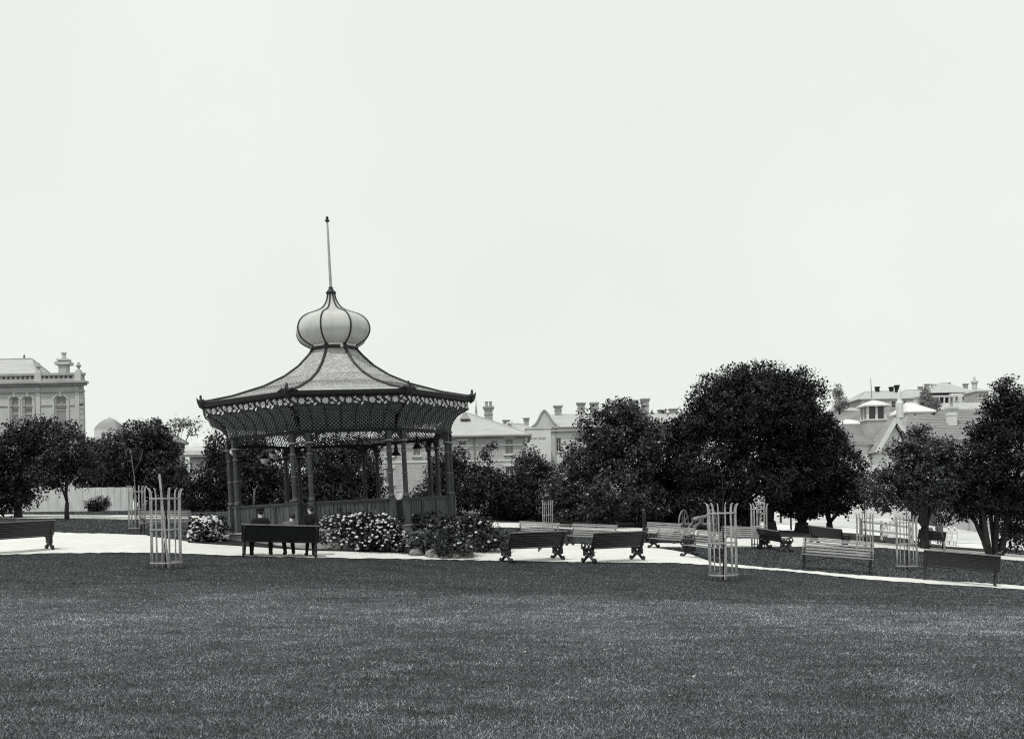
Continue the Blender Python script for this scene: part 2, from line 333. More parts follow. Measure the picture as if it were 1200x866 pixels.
blades('grass', 820000, 5.2, 33, .80, lambda u, v: v > np.interp(u, eu, ev) - .35, .013)
blades('grass', 170000, 29, 62, .7, free, .03)['label'] = 'lawn grass between the paths beyond the benches'

def flecks(name, n, u0, u1, v0, v1, size, m, label, test, lift):
    Vv = []
    for _ in range(n):
        u, v = random.uniform(u0, u1), random.uniform(v0, v1)
        if not test(u, v): continue
        p = gpt(u, v); a = random.uniform(0, 6.28); q = size * random.uniform(.5, 1.3); ex = Vector((cos(a), sin(a), random.uniform(-.2, .2))) * q; ey = Vector((-sin(a), cos(a), random.uniform(-.3, .3))) * q * .6
        p.z += lift; Vv += [p - ex, p - ey, p + ex, p + ey]
    o = np_obj(name, np.array([tuple(x) for x in Vv]), np.arange(len(Vv)).reshape(-1, 4), m); tag(o, label, 'leaves' if 'lea' in name else 'daisies', kind='stuff')
flecks('fallen_leaves', 420, -20, 1220, 622, 700, .035, M_soil, 'fallen leaves scattered over the pale paths', lambda u, v: v < np.interp(u, eu, ev) + 6 and random.random() < .8, .035)
flecks('daisies', 150, -20, 1220, 660, 840, .016, M_flower, 'tiny white daisies dotted over the lawn', lambda u, v: v > np.interp(u, eu, ev) + 8 and random.random() < .7, .03)

# ------------------------------------------------------------------ trees
def leaf_cloud(lobes, size, cov, inner=.45):
    Vs = []
    for (c, r) in lobes:
        rm = (r[0] * r[1] + r[1] * r[2] + r[0] * r[2]) / 3; area = 4 * pi * rm
        nl = int(area * cov / (size * size * .55)); per = 18; nc = max(6, nl // per)
        dr = rng.normal(size=(nc, 3)); dr /= np.linalg.norm(dr, axis=1)[:, None]
        ph = rng.random(6) * 6
        wob = .97 + .10 * (np.sin(4 * dr[:, 0] + ph[0]) + np.sin(5 * dr[:, 1] + ph[1]) + np.sin(5 * dr[:, 2] + ph[2])) + .05 * rng.normal(size=nc)
        rad = (inner + (1 - inner) * rng.random(nc) ** .6) * wob
        cc = np.array(c) + dr * rad[:, None] * np.array(r)
        cs = size * 1.5
        m = nc * per
        q_ = rng.normal(size=(m, 3)); q_ /= np.linalg.norm(q_, axis=1)[:, None]; pos = np.repeat(cc, per, 0) + q_ * (rng.random(m)[:, None] ** .5) * cs * np.array([1, 1, .7]) * 1.6
        nrm = np.repeat(dr, per, 0) * .7 + np.array([0, 0, .5]) + rng.normal(size=(m, 3)) * .65; nrm /= np.linalg.norm(nrm, axis=1)[:, None]
        t = np.cross(nrm, rng.normal(size=(m, 3))); t /= np.linalg.norm(t, axis=1)[:, None] + 1e-9; b = np.cross(nrm, t)
        L = size * (.6 + .8 * rng.random(m))[:, None]
        Vs.append(np.stack([pos - t * L * .5, pos + b * L * .28 - nrm * L * .06, pos + t * L * .5, pos - b * L * .28 - nrm * L * .06], 1).reshape(-1, 3))
    V = np.concatenate(Vs); return V, np.arange(len(V)).reshape(-1, 4)
def limb(mb, a, b, r0, r1, bend=.12, n=5):
    a, b = Vector(a), Vector(b); L = (b - a).length; off = Vector((random.uniform(-1, 1), random.uniform(-1, 1), random.uniform(-.3, .3))) * L * bend
    pth = [a.lerp(b, i / n) + off * sin(pi * i / n) for i in range(n + 1)]
    mb.tube(pth, [r0 + (r1 - r0) * i / n for i in range(n + 1)], 7)
def tree(label, u, d, lobes, name='park_tree', cat='tree', m=None, size=.3, cov=2.6, tr=.22, base=None, group=None, bark=None, stems=1, inner=.45):
    p = base or stand(u, d); root = empty(name, p, 0, label, cat, group); k = d / F
    L = [(at(lu, lv, d + (q[0] if q else 0) ), (ru * k, ru * k * .95, rv * k)) for lu, lv, ru, rv, *q in lobes]
    L = [(Vector(c) - p, r) for c, r in L]
    V, Fc = leaf_cloud(L, size * .62 if d < 100 else size, cov, inner)
    np_obj('crown', V, Fc, m or M_leaf, root)
    mb = MB(); fork = Vector((0, 0, max(.6, min(c.z for c, r in L) * .35)))
    if stems == 1:
        mb.tube([(0, 0, -.2), (random.uniform(-.05, .05), 0, fork.z * .4), tuple(fork)], [tr * 1.35, tr * 1.02, tr * .9], 9)
        for c, r in L: limb(mb, fork, c + Vector((0, 0, r[2] * .2)), tr * .6, tr * .16)
    else:
        for i, (c, r) in enumerate(L):
            limb(mb, (random.uniform(-.3, .3), random.uniform(-.2, .2), -.2), c, tr * .8, tr * .2, .1, 7)
    mb.build('trunk', bark or M_bark, root, True)
    return root

for (u, v, d, ru, rv, lab) in [(600, 600, 63, 26, 16, 'low dark shrub at the far path end behind the rockery'), (668, 601, 64, 30, 16, 'low dark shrub under the left of the glossy tree'), (735, 603, 64, 36, 18, 'low dark shrub under the right of the glossy tree'), (800, 606, 64, 34, 18, 'low dark shrub behind the field gun wheels'), (858, 608, 66, 26, 18, 'low dark shrub left of the leaning trunk'), (300, 596, 70, 34, 14, 'low dark shrub seen over the left bandstand rail'), (380, 592, 72, 40, 14, 'low dark shrub seen over the middle bandstand rail'), (200, 596, 72, 34, 14, 'low dark shrub right of the white fence end'), (240, 596, 66, 24, 14, 'low dark shrub beside the pale bare trunk')]:
    tree(lab, u, d, [(u, v, ru, rv), (u - ru * .5, v + 4, ru * .6, rv * .7), (u + ru * .5, v + 3, ru * .6, rv * .75)], name='low_shrub', cat='shrub', size=.28, tr=.06, cov=3.2)
GT = 'trees behind the lawn'
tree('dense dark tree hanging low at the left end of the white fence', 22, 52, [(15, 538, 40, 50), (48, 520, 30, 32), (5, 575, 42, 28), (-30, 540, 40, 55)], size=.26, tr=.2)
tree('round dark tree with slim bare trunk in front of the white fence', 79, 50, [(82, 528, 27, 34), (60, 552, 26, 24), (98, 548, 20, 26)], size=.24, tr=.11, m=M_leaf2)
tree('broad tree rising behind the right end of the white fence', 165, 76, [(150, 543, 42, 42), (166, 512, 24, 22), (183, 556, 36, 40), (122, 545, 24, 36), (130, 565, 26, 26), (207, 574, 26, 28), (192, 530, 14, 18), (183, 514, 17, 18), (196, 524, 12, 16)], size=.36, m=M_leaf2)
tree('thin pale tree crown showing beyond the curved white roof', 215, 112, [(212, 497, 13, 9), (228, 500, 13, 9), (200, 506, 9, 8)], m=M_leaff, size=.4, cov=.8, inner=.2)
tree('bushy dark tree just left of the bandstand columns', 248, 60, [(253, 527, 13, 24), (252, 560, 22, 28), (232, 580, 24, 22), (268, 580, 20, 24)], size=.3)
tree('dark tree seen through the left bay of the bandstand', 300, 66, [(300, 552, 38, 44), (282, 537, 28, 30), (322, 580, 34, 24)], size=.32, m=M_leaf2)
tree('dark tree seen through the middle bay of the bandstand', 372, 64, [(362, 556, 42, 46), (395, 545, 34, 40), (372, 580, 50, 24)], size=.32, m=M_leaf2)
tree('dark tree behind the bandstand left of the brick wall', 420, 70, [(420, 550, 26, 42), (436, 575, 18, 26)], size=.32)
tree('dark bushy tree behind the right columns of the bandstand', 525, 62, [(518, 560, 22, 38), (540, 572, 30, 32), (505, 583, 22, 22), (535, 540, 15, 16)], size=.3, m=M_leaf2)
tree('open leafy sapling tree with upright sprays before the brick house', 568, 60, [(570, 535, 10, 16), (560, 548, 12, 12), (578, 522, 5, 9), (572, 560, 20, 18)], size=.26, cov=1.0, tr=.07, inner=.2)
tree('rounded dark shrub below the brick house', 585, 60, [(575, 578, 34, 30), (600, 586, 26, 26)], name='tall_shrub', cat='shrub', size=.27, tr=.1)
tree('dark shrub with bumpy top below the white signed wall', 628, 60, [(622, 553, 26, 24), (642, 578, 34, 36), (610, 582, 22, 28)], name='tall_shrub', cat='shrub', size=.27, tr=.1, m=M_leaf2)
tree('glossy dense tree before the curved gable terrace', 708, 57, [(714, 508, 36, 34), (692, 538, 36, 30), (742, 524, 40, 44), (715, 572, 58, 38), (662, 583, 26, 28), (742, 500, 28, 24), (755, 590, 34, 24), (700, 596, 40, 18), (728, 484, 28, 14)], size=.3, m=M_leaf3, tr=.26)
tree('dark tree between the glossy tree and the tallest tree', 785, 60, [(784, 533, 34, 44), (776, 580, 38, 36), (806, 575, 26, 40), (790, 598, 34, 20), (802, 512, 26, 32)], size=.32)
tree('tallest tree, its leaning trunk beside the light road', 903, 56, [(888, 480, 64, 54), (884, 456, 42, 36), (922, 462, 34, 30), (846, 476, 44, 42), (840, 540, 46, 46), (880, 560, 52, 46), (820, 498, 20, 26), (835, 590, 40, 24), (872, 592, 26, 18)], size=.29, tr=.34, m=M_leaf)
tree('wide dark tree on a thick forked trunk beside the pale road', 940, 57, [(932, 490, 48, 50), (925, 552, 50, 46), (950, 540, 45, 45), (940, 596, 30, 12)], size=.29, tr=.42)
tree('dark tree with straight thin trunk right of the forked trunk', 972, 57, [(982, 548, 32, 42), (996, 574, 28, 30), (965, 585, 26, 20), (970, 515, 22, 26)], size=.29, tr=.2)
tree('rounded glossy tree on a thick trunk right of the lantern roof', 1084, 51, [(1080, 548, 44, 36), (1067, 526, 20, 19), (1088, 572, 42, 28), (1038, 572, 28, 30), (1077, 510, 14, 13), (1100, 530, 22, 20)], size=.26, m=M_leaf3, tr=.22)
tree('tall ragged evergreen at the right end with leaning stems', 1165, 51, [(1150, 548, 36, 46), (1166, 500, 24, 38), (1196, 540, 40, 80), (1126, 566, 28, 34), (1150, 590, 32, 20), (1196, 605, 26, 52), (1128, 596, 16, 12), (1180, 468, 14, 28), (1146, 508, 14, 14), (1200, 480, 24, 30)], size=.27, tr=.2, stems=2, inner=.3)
tree('slender young tree with thin pale trunk behind the dark bench', 1107, 46, [(1107, 602, 12, 14), (1104, 592, 8, 8)], name='young_tree', size=.22, cov=1.3, tr=.05, bark=M_barkl)
tree('small round dark shrub in front of the white fence', 116, 66, [(116, 591, 12, 10), (109, 594, 8, 7)], name='shrub', cat='shrub', size=.2, tr=.05)
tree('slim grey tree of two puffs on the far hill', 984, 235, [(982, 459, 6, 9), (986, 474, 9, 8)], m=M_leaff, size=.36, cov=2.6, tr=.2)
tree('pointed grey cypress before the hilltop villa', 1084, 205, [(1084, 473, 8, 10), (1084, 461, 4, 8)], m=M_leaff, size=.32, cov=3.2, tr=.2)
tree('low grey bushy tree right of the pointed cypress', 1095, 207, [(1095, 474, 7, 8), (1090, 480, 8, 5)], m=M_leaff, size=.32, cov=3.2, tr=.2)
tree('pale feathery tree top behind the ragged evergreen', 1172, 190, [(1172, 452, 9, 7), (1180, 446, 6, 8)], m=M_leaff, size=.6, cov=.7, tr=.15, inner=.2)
for (u, v0, dd, lab, h) in [(257, 598, 62, 'pale bare young trunk left of the bandstand', 1.9), (297, 594, 62, 'pale bare stem seen over the bandstand rail', 1.4), (520, 640, 0, '', 0)][:2]:
    p = stand(u, dd); mb = MB(); mb.tube([(0, 0, -.1), (.04, 0, h * .5), (.1, 0, h)], [.09, .08, .06], 7); mb.tube([(.08, 0, h * .9), (.3, 0, h * 1.15)], [.04, .02], 5)
    o = mb.build('tree_stump', M_barkl, None, True); o.location = p; tag(o, lab, 'trunk')

# ------------------------------------------------------------------ bandstand
BD = 35.0; base = at(403, 631.5, BD); base.z = min(base.z, H(base.x, base.y) + .05)
yaw = math.asin(-base.x / sqrt(base.x ** 2 + BD ** 2))
bs = empty('bandstand', base, 0, 'octagonal bandstand with flared shingled roof, onion dome and flagpole', 'bandstand')
bs.rotation_mode = 'QUATERNION'
BSM = Matrix.Translation(base) @ Matrix.Rotation(R(-2.0), 4, 'Y') @ Matrix.Rotation(yaw, 4, 'Z')
bs.rotation_quaternion = BSM.to_quaternion()
A0 = R(5 + 22.5)
def oc(r, k, z): a = A0 + R(45) * k; return Vector((r * sin(a), -r * cos(a), z))
def faceM(k):
    """frame of the side between corners k and k+1: x along the side, -y outward"""
    return Matrix.Rotation(A0 + R(45) * (k + .5), 4, 'Z')
def oct_lathe(prof, ring=False): return MB().lathe(prof, 8, ph=A0, ring=ring)
c8 = cos(R(22.5))
RC = 4.06
oct_lathe([(4.35, -.6), (4.35, .02), (4.25, .04), (4.25, .40), (4.36, .42), (4.36, .47)]).build('plinth', M_step, bs)
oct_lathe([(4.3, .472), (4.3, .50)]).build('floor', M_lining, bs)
# steps on the left side
fm = faceM(-3)
for i in range(3):
    m = MB(); m.box((0, -(4.25 * c8 + .16 + .30 * (2 - i)), .06 + .145 * i - .05), (2.3, .315, .145), fm); m.build('step', M_step, bs)
# roof
PROF = [(5.03, 4.87), (4.75, 4.91), (3.9, 5.10), (2.77, 5.47), (2.0, 5.84), (1.45, 6.22), (1.05, 6.62), (.80, 6.92)]
m = MB(); n = len(PROF)
for k in range(8):
    m.add([oc(r, k + s, z - .03) for r, z in PROF for s in (0, 1)], [(2 * i, 2 * i + 1, 2 * i + 3, 2 * i + 2) for i in range(n - 1)])
roofo = m.build('roof', M_shin, bs)
# diamond shingles
rr = np.array([p[0] for p in PROF]); zz = np.array([p[1] for p in PROF]); al = np.concatenate([[0], np.cumsum(np.hypot(np.diff(rr), np.diff(zz)))])
sv = MB(); st = .15
for k in range(8):
    fmk = faceM(k); row = 0; l = .05
    while l < al[-1] - .1:
        r = np.interp(l, al, rr); z = np.interp(l, al, zz); r2 = np.interp(min(l + st * 1.25, al[-1]), al, rr); z2 = np.interp(min(l + st * 1.25, al[-1]), al, zz)
        hw = r * sin(R(22.5)); nn = int(2 * hw / st)
        for j in range(-(nn // 2) - 1, nn // 2 + 2):
            x = (j + (.5 if row % 2 else 0)) * st
            if abs(x) > hw - .04: continue
            rm_, zm_ = (r * .55 + r2 * .45), (z * .55 + z2 * .45); lift = .004 + .018 * min(1, max(0, l - .5) / 1.5)
            q = [(x, -r * c8, z + lift), (x + st * .5, -rm_ * c8, zm_ + lift * .7), (x, -r2 * c8, z2 + .004), (x - st * .5, -rm_ * c8, zm_ + lift * .7)]
            sv.add([fmk @ Vector(p) for p in q], [(0, 1, 2, 3)])
        l += st * .55; row += 1
o = sv.build('shingle', M_shin, roofo); o['kind'] = 'stuff'
for k in range(8):
    m = MB(); m.tube([oc(r + .01, k, z + .03) for r, z in PROF], .048, 6); m.build('hip_rib', M_trim, roofo)
# eave: gutter, frieze, corner horns
oct_lathe([(4.78, 4.71), (4.95, 4.72), (5.05, 4.77), (5.07, 4.86), (5.02, 4.89), (4.78, 4.89)], True).build('gutter', M_trim, bs)
for k in range(8):
    a = A0 + R(45) * k; m = MB(); dirv = Vector((sin(a), -cos(a), 0)); tv = Vector((cos(a), sin(a), 0))
    m.tube([dirv * 4.92 + Vector((0, 0, 4.68)), dirv * 5.03 + Vector((0, 0, 4.78)), dirv * 5.11 + Vector((0, 0, 4.90)), dirv * 5.17 + Vector((0, 0, 5.03))], [.07, .09, .055, .012], 7)
    for s in (-1, 1): m.tube([dirv * 5.05 + Vector((0, 0, 4.86)), dirv * 5.01 + tv * .17 * s + Vector((0, 0, 4.93)), dirv * 4.96 + tv * .34 * s + Vector((0, 0, 4.87))], [.08, .06, .02], 6)
    m.tube([dirv * 5.03 + Vector((0, 0, 4.9)), dirv * 5.03 + Vector((0, 0, 5.03)), dirv * 5.03 + Vector((0, 0, 5.05)), dirv * 5.03 + Vector((0, 0, 5.13))], [.08, .035, .05, .03], 6)
    m.build('corner_horn', M_trim, bs)
oct_lathe([(4.80, 4.40), (4.86, 4.42), (4.86, 4.70), (4.80, 4.715)], True).build('frieze', M_trim, bs)
m = MB()   # pale scroll ornament: rosettes with leaves between them
for k in range(8):
    fmk = faceM(k); hw = 4.86 * sin(R(22.5)); y = -4.86 * c8; npt = 5
    for j in range(npt):
        x = -hw + (j + .5) * 2 * hw / npt
        def petal(cx, cz, a, L, wd):
            t = Vector((cos(a), 0, sin(a))); b = Vector((-sin(a), 0, cos(a))); c_ = Vector((cx, y - .012, cz))
            vs = [c_, c_ + t * L * .5 - b * wd, c_ + t * L, c_ + t * L * .5 + b * wd]
            vs = vs + [v + Vector((0, -.02, 0)) for v in vs]
            m.add([fmk @ v for v in vs], [(4, 5, 6, 7), (0, 1, 5, 4), (1, 2, 6, 5), (2, 3, 7, 6), (3, 0, 4, 7)])
        for q in range(7): petal(x, 4.56, 2 * pi * q / 7, .115, .042)
        for s in (-1, 1):
            for (dx, dz, aa, L) in ((.15, .05, .7, .13), (.13, -.05, -.3, .16), (.24, -.01, 1.0, .12), (.27, .05, -.8, .16), (.19, -.08, .25, .11)):
                petal(x + s * dx, 4.56 + dz * s, (aa if s > 0 else pi - aa) + random.uniform(-.2, .2), L * random.uniform(.85, 1.2), .034)
m.build('frieze_ornament', M_frz, bs)['kind'] = 'stuff'
# coved lattice valance
COVE = [(4.82, 4.41), (4.62, 4.34), (4.42, 4.21), (4.28, 4.04), (4.19, 3.86), (4.16, 3.69)]
cr = np.array([p[0] for p in COVE]); cz = np.array([p[1] for p in COVE]); cl = np.concatenate([[0], np.cumsum(np.hypot(np.diff(cr), np.diff(cz)))])
hsp = .128
for k in range(8):
    fmk = faceM(k); m = MB(); rib = MB(); Lm = cl[-1]; W0 = cr[0] * sin(R(22.5))
    def onv(x, l, off=0): return fmk @ Vector((x, -(np.interp(l, cl, cr)) * c8 - off, float(np.interp(l, cl, cz))))
    for sgn in (-1, 1):
        c0 = -W0 - Lm
        while c0 < W0 + Lm:
            prev = None
            for i in range(10):
                l = Lm * i / 9; x = c0 + sgn * l; ok = abs(x) <= np.interp(l, cl, cr) * sin(R(22.5)) - .01
                p = onv(x, l, .008 * sgn) if ok else None
                if p is not None and prev is not None: m.bar(prev, p, .030, .014, fmk @ Vector((0, -.6, -.8)) - Vector((0, 0, 0)))
                prev = p
            c0 += hsp
    o = m.build('lattice', M_latt, bs)
    for j in range(8):
        s = -1 + 2 * j / 7
        rib.tube([onv(s * np.interp(l, cl, cr) * sin(R(22.5)), l, .02) for l in np.linspace(0, Lm, 8)], .016, 5)
    rib.build('valance_rib', M_trim, bs)['kind'] = 'stuff'; o['kind'] = 'stuff'
oct_lathe([(4.02, 3.60), (4.20, 3.60), (4.25, 3.65), (4.21, 3.70), (4.02, 3.70)], True).build('ring_beam', M_trim, bs)
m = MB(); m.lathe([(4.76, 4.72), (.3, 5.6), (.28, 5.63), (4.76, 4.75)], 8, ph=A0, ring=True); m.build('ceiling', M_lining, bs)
# columns in pairs, each with pedestal, rings and brackets
def column_mesh(mb):
    mb.lathe([(.10, 1.36), (.115, 1.39), (.115, 1.44), (.084, 1.48), (.082, 2.1), (.078, 2.85), (.072, 3.18), (.10, 3.22), (.125, 3.27)], 12)
    mb.box((0, 0, 3.44), (.17, .17, .33))
pm = MB(); column_mesh(pm); colmesh = pm.mesh('column', M_col, False)
pm = MB(); pm.box((0, 0, .90), (.20, .20, .83)); pm.box((0, 0, 1.335), (.24, .24, .05)); pm.box((0, 0, .52), (.24, .24, .08)); pedmesh = pm.mesh('pedestal', M_board)
ringmesh = MB().lathe([(.076, 0), (.098, .012), (.098, .034), (.076, .046)], 12).mesh('collar', M_ring2)
capmesh = MB().lathe([(.11, 3.268), (.145, 3.272), (.145, 3.30), (.11, 3.305)], 12).mesh('capital_ring', M_ring)
for k in range(8):
    a = A0 + R(45) * k
    for s in (-1, 1):
        p = oc(RC, k, 0) + Vector((cos(a), sin(a), 0)) * .28 * s
        cM = Matrix.Translation(p) @ Matrix.Rotation(a, 4, 'Z')
        co_ = bpy.data.objects.new('column', colmesh); C.objects.link(co_); co_.parent = bs; co_.matrix_basis = cM
        for nm, me_, zr in (('pedestal', pedmesh, 0), ('capital_ring', capmesh, 0), ('collar', ringmesh, 1.465), ('collar', ringmesh, 2.17), ('collar', ringmesh, 2.90)):
            q = bpy.data.objects.new(nm, me_); C.objects.link(q); q.parent = co_; q.location = (0, 0, zr)
    # fretted arch between the pair
    m = MB(); cM = Matrix.Translation(oc(RC, k, 0)) @ Matrix.Rotation(a, 4, 'Z')
    for y0, pts_ in ((0, [(-.19, 3.3), (-.15, 3.42), (-.08, 3.5), (0, 3.53), (.08, 3.5), (.15, 3.42), (.19, 3.3)]),):
        poly = [(x, z) for x, z in pts_]; top = 3.6
        for (x0, z0), (x1, z1) in zip(poly[:-1], poly[1:]):
            vs = [cM @ Vector((x, y, z)) for y in (-.025, .025) for x, z in ((x0, z0), (x1, z1), (x1, top), (x0, top))]
            m.add(vs, [(0, 1, 2, 3), (7, 6, 5, 4), (0, 4, 5, 1)])
    m.box((0, 0, 3.31), (.5, .05, .03), cM)
    m.build('fret_arch', M_trim, bs)
# brackets in the wide bays, and rails with boards
for k in range(8):
    p0 = oc(RC, k, 0); a = A0 + R(45) * k; p1 = oc(RC, k + 1, 0); a1 = a + R(45)
    q0 = p0 + Vector((cos(a), sin(a), 0)) * .28; q1 = p1 - Vector((cos(a1), sin(a1), 0)) * .28
    t = (q1 - q0).normalized(); Lb = (q1 - q0).length
    for q, s in ((q0, 1), (q1, -1)):
        m = MB()
        for (r0, wd) in ((.42, .045), (.25, .03)):
            m.tube([q + t * s * (.1 + r0 * (1 - cos(R(b)))) + Vector((0, 0, 3.6 - r0 + r0 * sin(R(b)))) for b in range(0, 91, 15)], wd * .6, 5)
        m.tube([q + t * s * (.14 + .11 * cos(R(b)) + .10) + Vector((0, 0, 3.47 + .08 * sin(R(b)))) for b in range(0, 360, 40)], .016, 5, True)
        m.build('bracket', M_trim, bs)
    if k == 5: continue      # the open side with the steps
    m = MB(); nb = int(Lb / .145); wd = (Lb - .26) / nb
    xm = Matrix.Translation(q0) @ Matrix.Rotation(math.atan2(t.y, t.x), 4, 'Z')
    bme = MB().box((0, 0, 0), (wd - .022, .03, .80)).mesh('board', M_board)
    for j in range(nb):
        q = bpy.data.objects.new('board', bme); C.objects.link(q); q.parent = bs; q.matrix_basis = xm @ Matrix.Translation((.13 + wd * (j + .5), random.uniform(-.006, .006), .90))
    m = MB(); m.box((Lb / 2, 0, 1.345), (Lb - .27, .12, .05), xm); m.box((Lb / 2, 0, 1.29), (Lb - .27, .07, .055), xm); m.box((Lb / 2, -.02, .53), (Lb - .27, .05, .07), xm)
    m.box((Lb * .33, -.03, .9), (.05, .03, .74), xm); m.box((Lb * .66, -.03, .9), (.05, .03, .74), xm)
    m.build('rail', M_col, bs)
# onion dome
oct_lathe([(.80, 6.86), (.92, 6.90), (.92, 6.96), (.86, 6.98), (.86, 7.06)]).build('dome_collar', M_trim, bs)
DZ = 6.94
m = MB()
for k in range(8):
    fmk = faceM(k); m.box((0, -.875 * c8, 7.02), (.5, .03, .06), fmk)
m.build('collar_panel', M_frz, bs)
DP = [(.84, .10), (.96, .15), (1.22, .32), (1.34, .50), (1.38, .69), (1.33, .90), (1.20, 1.08), (1.0, 1.22), (.68, 1.345), (.42, 1.47), (.27, 1.63), (.175, 1.82), (.125, 2.04)]
# smooth the profile
def dense(pr, q=4):
    o_ = []
    for i in range(len(pr) - 1):
        p0 = pr[max(i - 1, 0)]; p1 = pr[i]; p2 = pr[i + 1]; p3 = pr[min(i + 2, len(pr) - 1)]
        for j in range(q):
            t = j / q; o_.append(tuple(.5 * (2 * p1[c] + (p2[c] - p0[c]) * t + (2 * p0[c] - 5 * p1[c] + 4 * p2[c] - p3[c]) * t * t + (3 * p1[c] - p0[c] - 3 * p2[c] + p3[c]) * t ** 3) for c in (0, 1)))
    return o_ + [pr[-1]]
DD = dense(DP); dome = empty('onion_dome', (0, 0, 0)); dome.parent = bs
m = MB(); nd = len(DD)
for k in range(8):      # each gore bulges a little between its ribs
    a = A0 + R(45) * k; vs = []; S = 6
    for r, z in DD:
        for s in range(S + 1):
            t = s / S; b = a + R(45) * t; rr_ = r * (c8 / cos(R(45) * (t - .5))) * (1 + .035 * sin(pi * t)); vs.append((rr_ * sin(b), -rr_ * cos(b), z + DZ))
    m.add(vs, [(i * (S + 1) + s, i * (S + 1) + s + 1, (i + 1) * (S + 1) + s + 1, (i + 1) * (S + 1) + s) for i in range(nd - 1) for s in range(S)])
m.build('dome_shell', M_dome, dome, True)
for k in range(8):
    m = MB(); m.tube([oc(r + .005, k, z + DZ) for r, z in DD], .031, 6); m.build('dome_rib', M_trim, dome)
MB().lathe([(.12, 2.02), (.19, 2.05), (.19, 2.09), (.13, 2.16), (.08, 2.22), (.085, 2.27), (.03, 2.31)], 12, (0, 0, DZ)).build('dome_cap', M_trim, dome)
MB().lathe([(.052, 9.2), (.045, 10.4), (.034, 11.62)], 8).build('flagpole', M_fence2, bs)
MB().lathe([(.03, 11.6), (.085, 11.64), (.085, 11.68), (.04, 11.72), (.06, 11.78), (.01, 11.83)], 8).build('pole_cap', M_trim, bs)
MB().blob((.28, -.86, 6.93), (.06, .05, .06), 2, .02).build('knob', M_frz, bs)

def inb(u, v, d): return at(u, v, d)
def pendant(u, v, d, label, kind):
    p = inb(u, v, d); o = empty('pendant_lamp', p, 0, label, 'lamp', 'lamps hanging in the bandstand')
    top = 3.2
    m = MB(); m.tube([(0, 0, .2), (0, 0, top - (p.z - base.z) + 1.6)], .012, 5)
    if kind == 'bell':
        m.build('rod', M_iron, o)
        MB().lathe([(.19, -.15), (.185, -.12), (.09, .0), (.07, .14), (.05, .3)], 12).build('shade', M_trim, o)
        MB().lathe([(.02, -.26), (.05, -.22), (.05, -.16)], 8).build('globe', M_glass, o)
    else:
        m.build('rod', M_iron, o)
        MB().lathe([(.02, -.16), (.10, -.12), (.15, -.02), (.15, .04)], 12).build('bowl', M_glass, o)
        MB().lathe([(.16, .04), (.12, .1), (.03, .2)], 12).build('cap', M_trim, o)
pendant(489, 521, 35.5, 'dark bell lamp hanging in the right bay of the bandstand', 'bell')
pendant(464, 529, 36.5, 'dark bell lamp half hidden by a right front column', 'bell')
pendant(310, 539, 35, 'white glass bowl lamp hanging in the left bay of the bandstand', 'bowl')
pendant(320, 533, 38, 'dim glass bowl lamp behind the white one in left bay', 'bowl')
o = MB().lathe([(.02, -.12), (.1, -.06), (.12, 0), (.08, .08), (.02, .13)], 12).build('wall_lamp', M_glass); o.location = at(273, 529.5, 32.5); tag(o, 'small white globe lamp on the leftmost bandstand column', 'lamp')

# ------------------------------------------------------------------ flower beds
def flower_bush(label, u, d, lobes, nfl, group='flowering bushes around the bandstand', fr=.058, m=None, part=(0, 1)):
    p = stand(u, d); root = empty('flowering_bush', p, 0, label, 'bush', group); k = d / F
    L = [(at(a, b, d + (q[0] if q else 0)) - p, (ru * k, ru * k * .8, rv * k)) for a, b, ru, rv, *q in lobes]
    V, Fc = leaf_cloud(L, .14, 3.2, .5); np_obj('foliage', V, Fc, m or M_leaf, root)
    if nfl:
        mb = MB()
        for c, r in L:
            for _ in range(int(nfl * 2.4 / len(L))):
                dv = Vector((random.gauss(0, 1), random.gauss(-.6, 1), random.gauss(.35, .9))).normalized()
                f = random.uniform(.98, 1.1); rr_ = fr * random.uniform(.55, 1.2)
                mb.blob((c.x + dv.x * r[0] * f, c.y + dv.y * r[1] * f, c.z + dv.z * r[2] * f), (rr_, rr_, rr_ * .7), 1, .12)
        mb.build('flower_heads', M_flower, root, True)['kind'] = 'stuff'
    return root
flower_bush('round bush thick with white flowers left of the bandstand steps', 241, 31.8, [(238, 621, 15, 13), (249, 617, 12, 12), (231, 627, 10, 9), (254, 627, 6, 9)], 130)
flower_bush('tall white flowering bush right beside the three seated figures', 392, 31.3, [(385, 620, 16, 18), (402, 616, 18, 16), (395, 632, 22, 12), (377, 630, 10, 13)], 110)
flower_bush('wide white flowering bush below the middle bandstand rail', 432, 31.2, [(425, 616, 22, 15), (448, 620, 20, 17), (432, 633, 30, 12), (462, 632, 16, 12)], 120)
flower_bush('low leafy bush behind the rocks with few flowers', 500, 32.2, [(490, 617, 20, 13), (512, 616, 18, 12), (530, 620, 16, 13), (475, 625, 14, 12)], 16, m=M_leaf2)
flower_bush('dark leafy bush at the right end of the rockery', 560, 32.6, [(552, 622, 20, 15), (572, 626, 14, 16), (560, 634, 24, 10)], 14, m=M_leaf2, fr=.06)
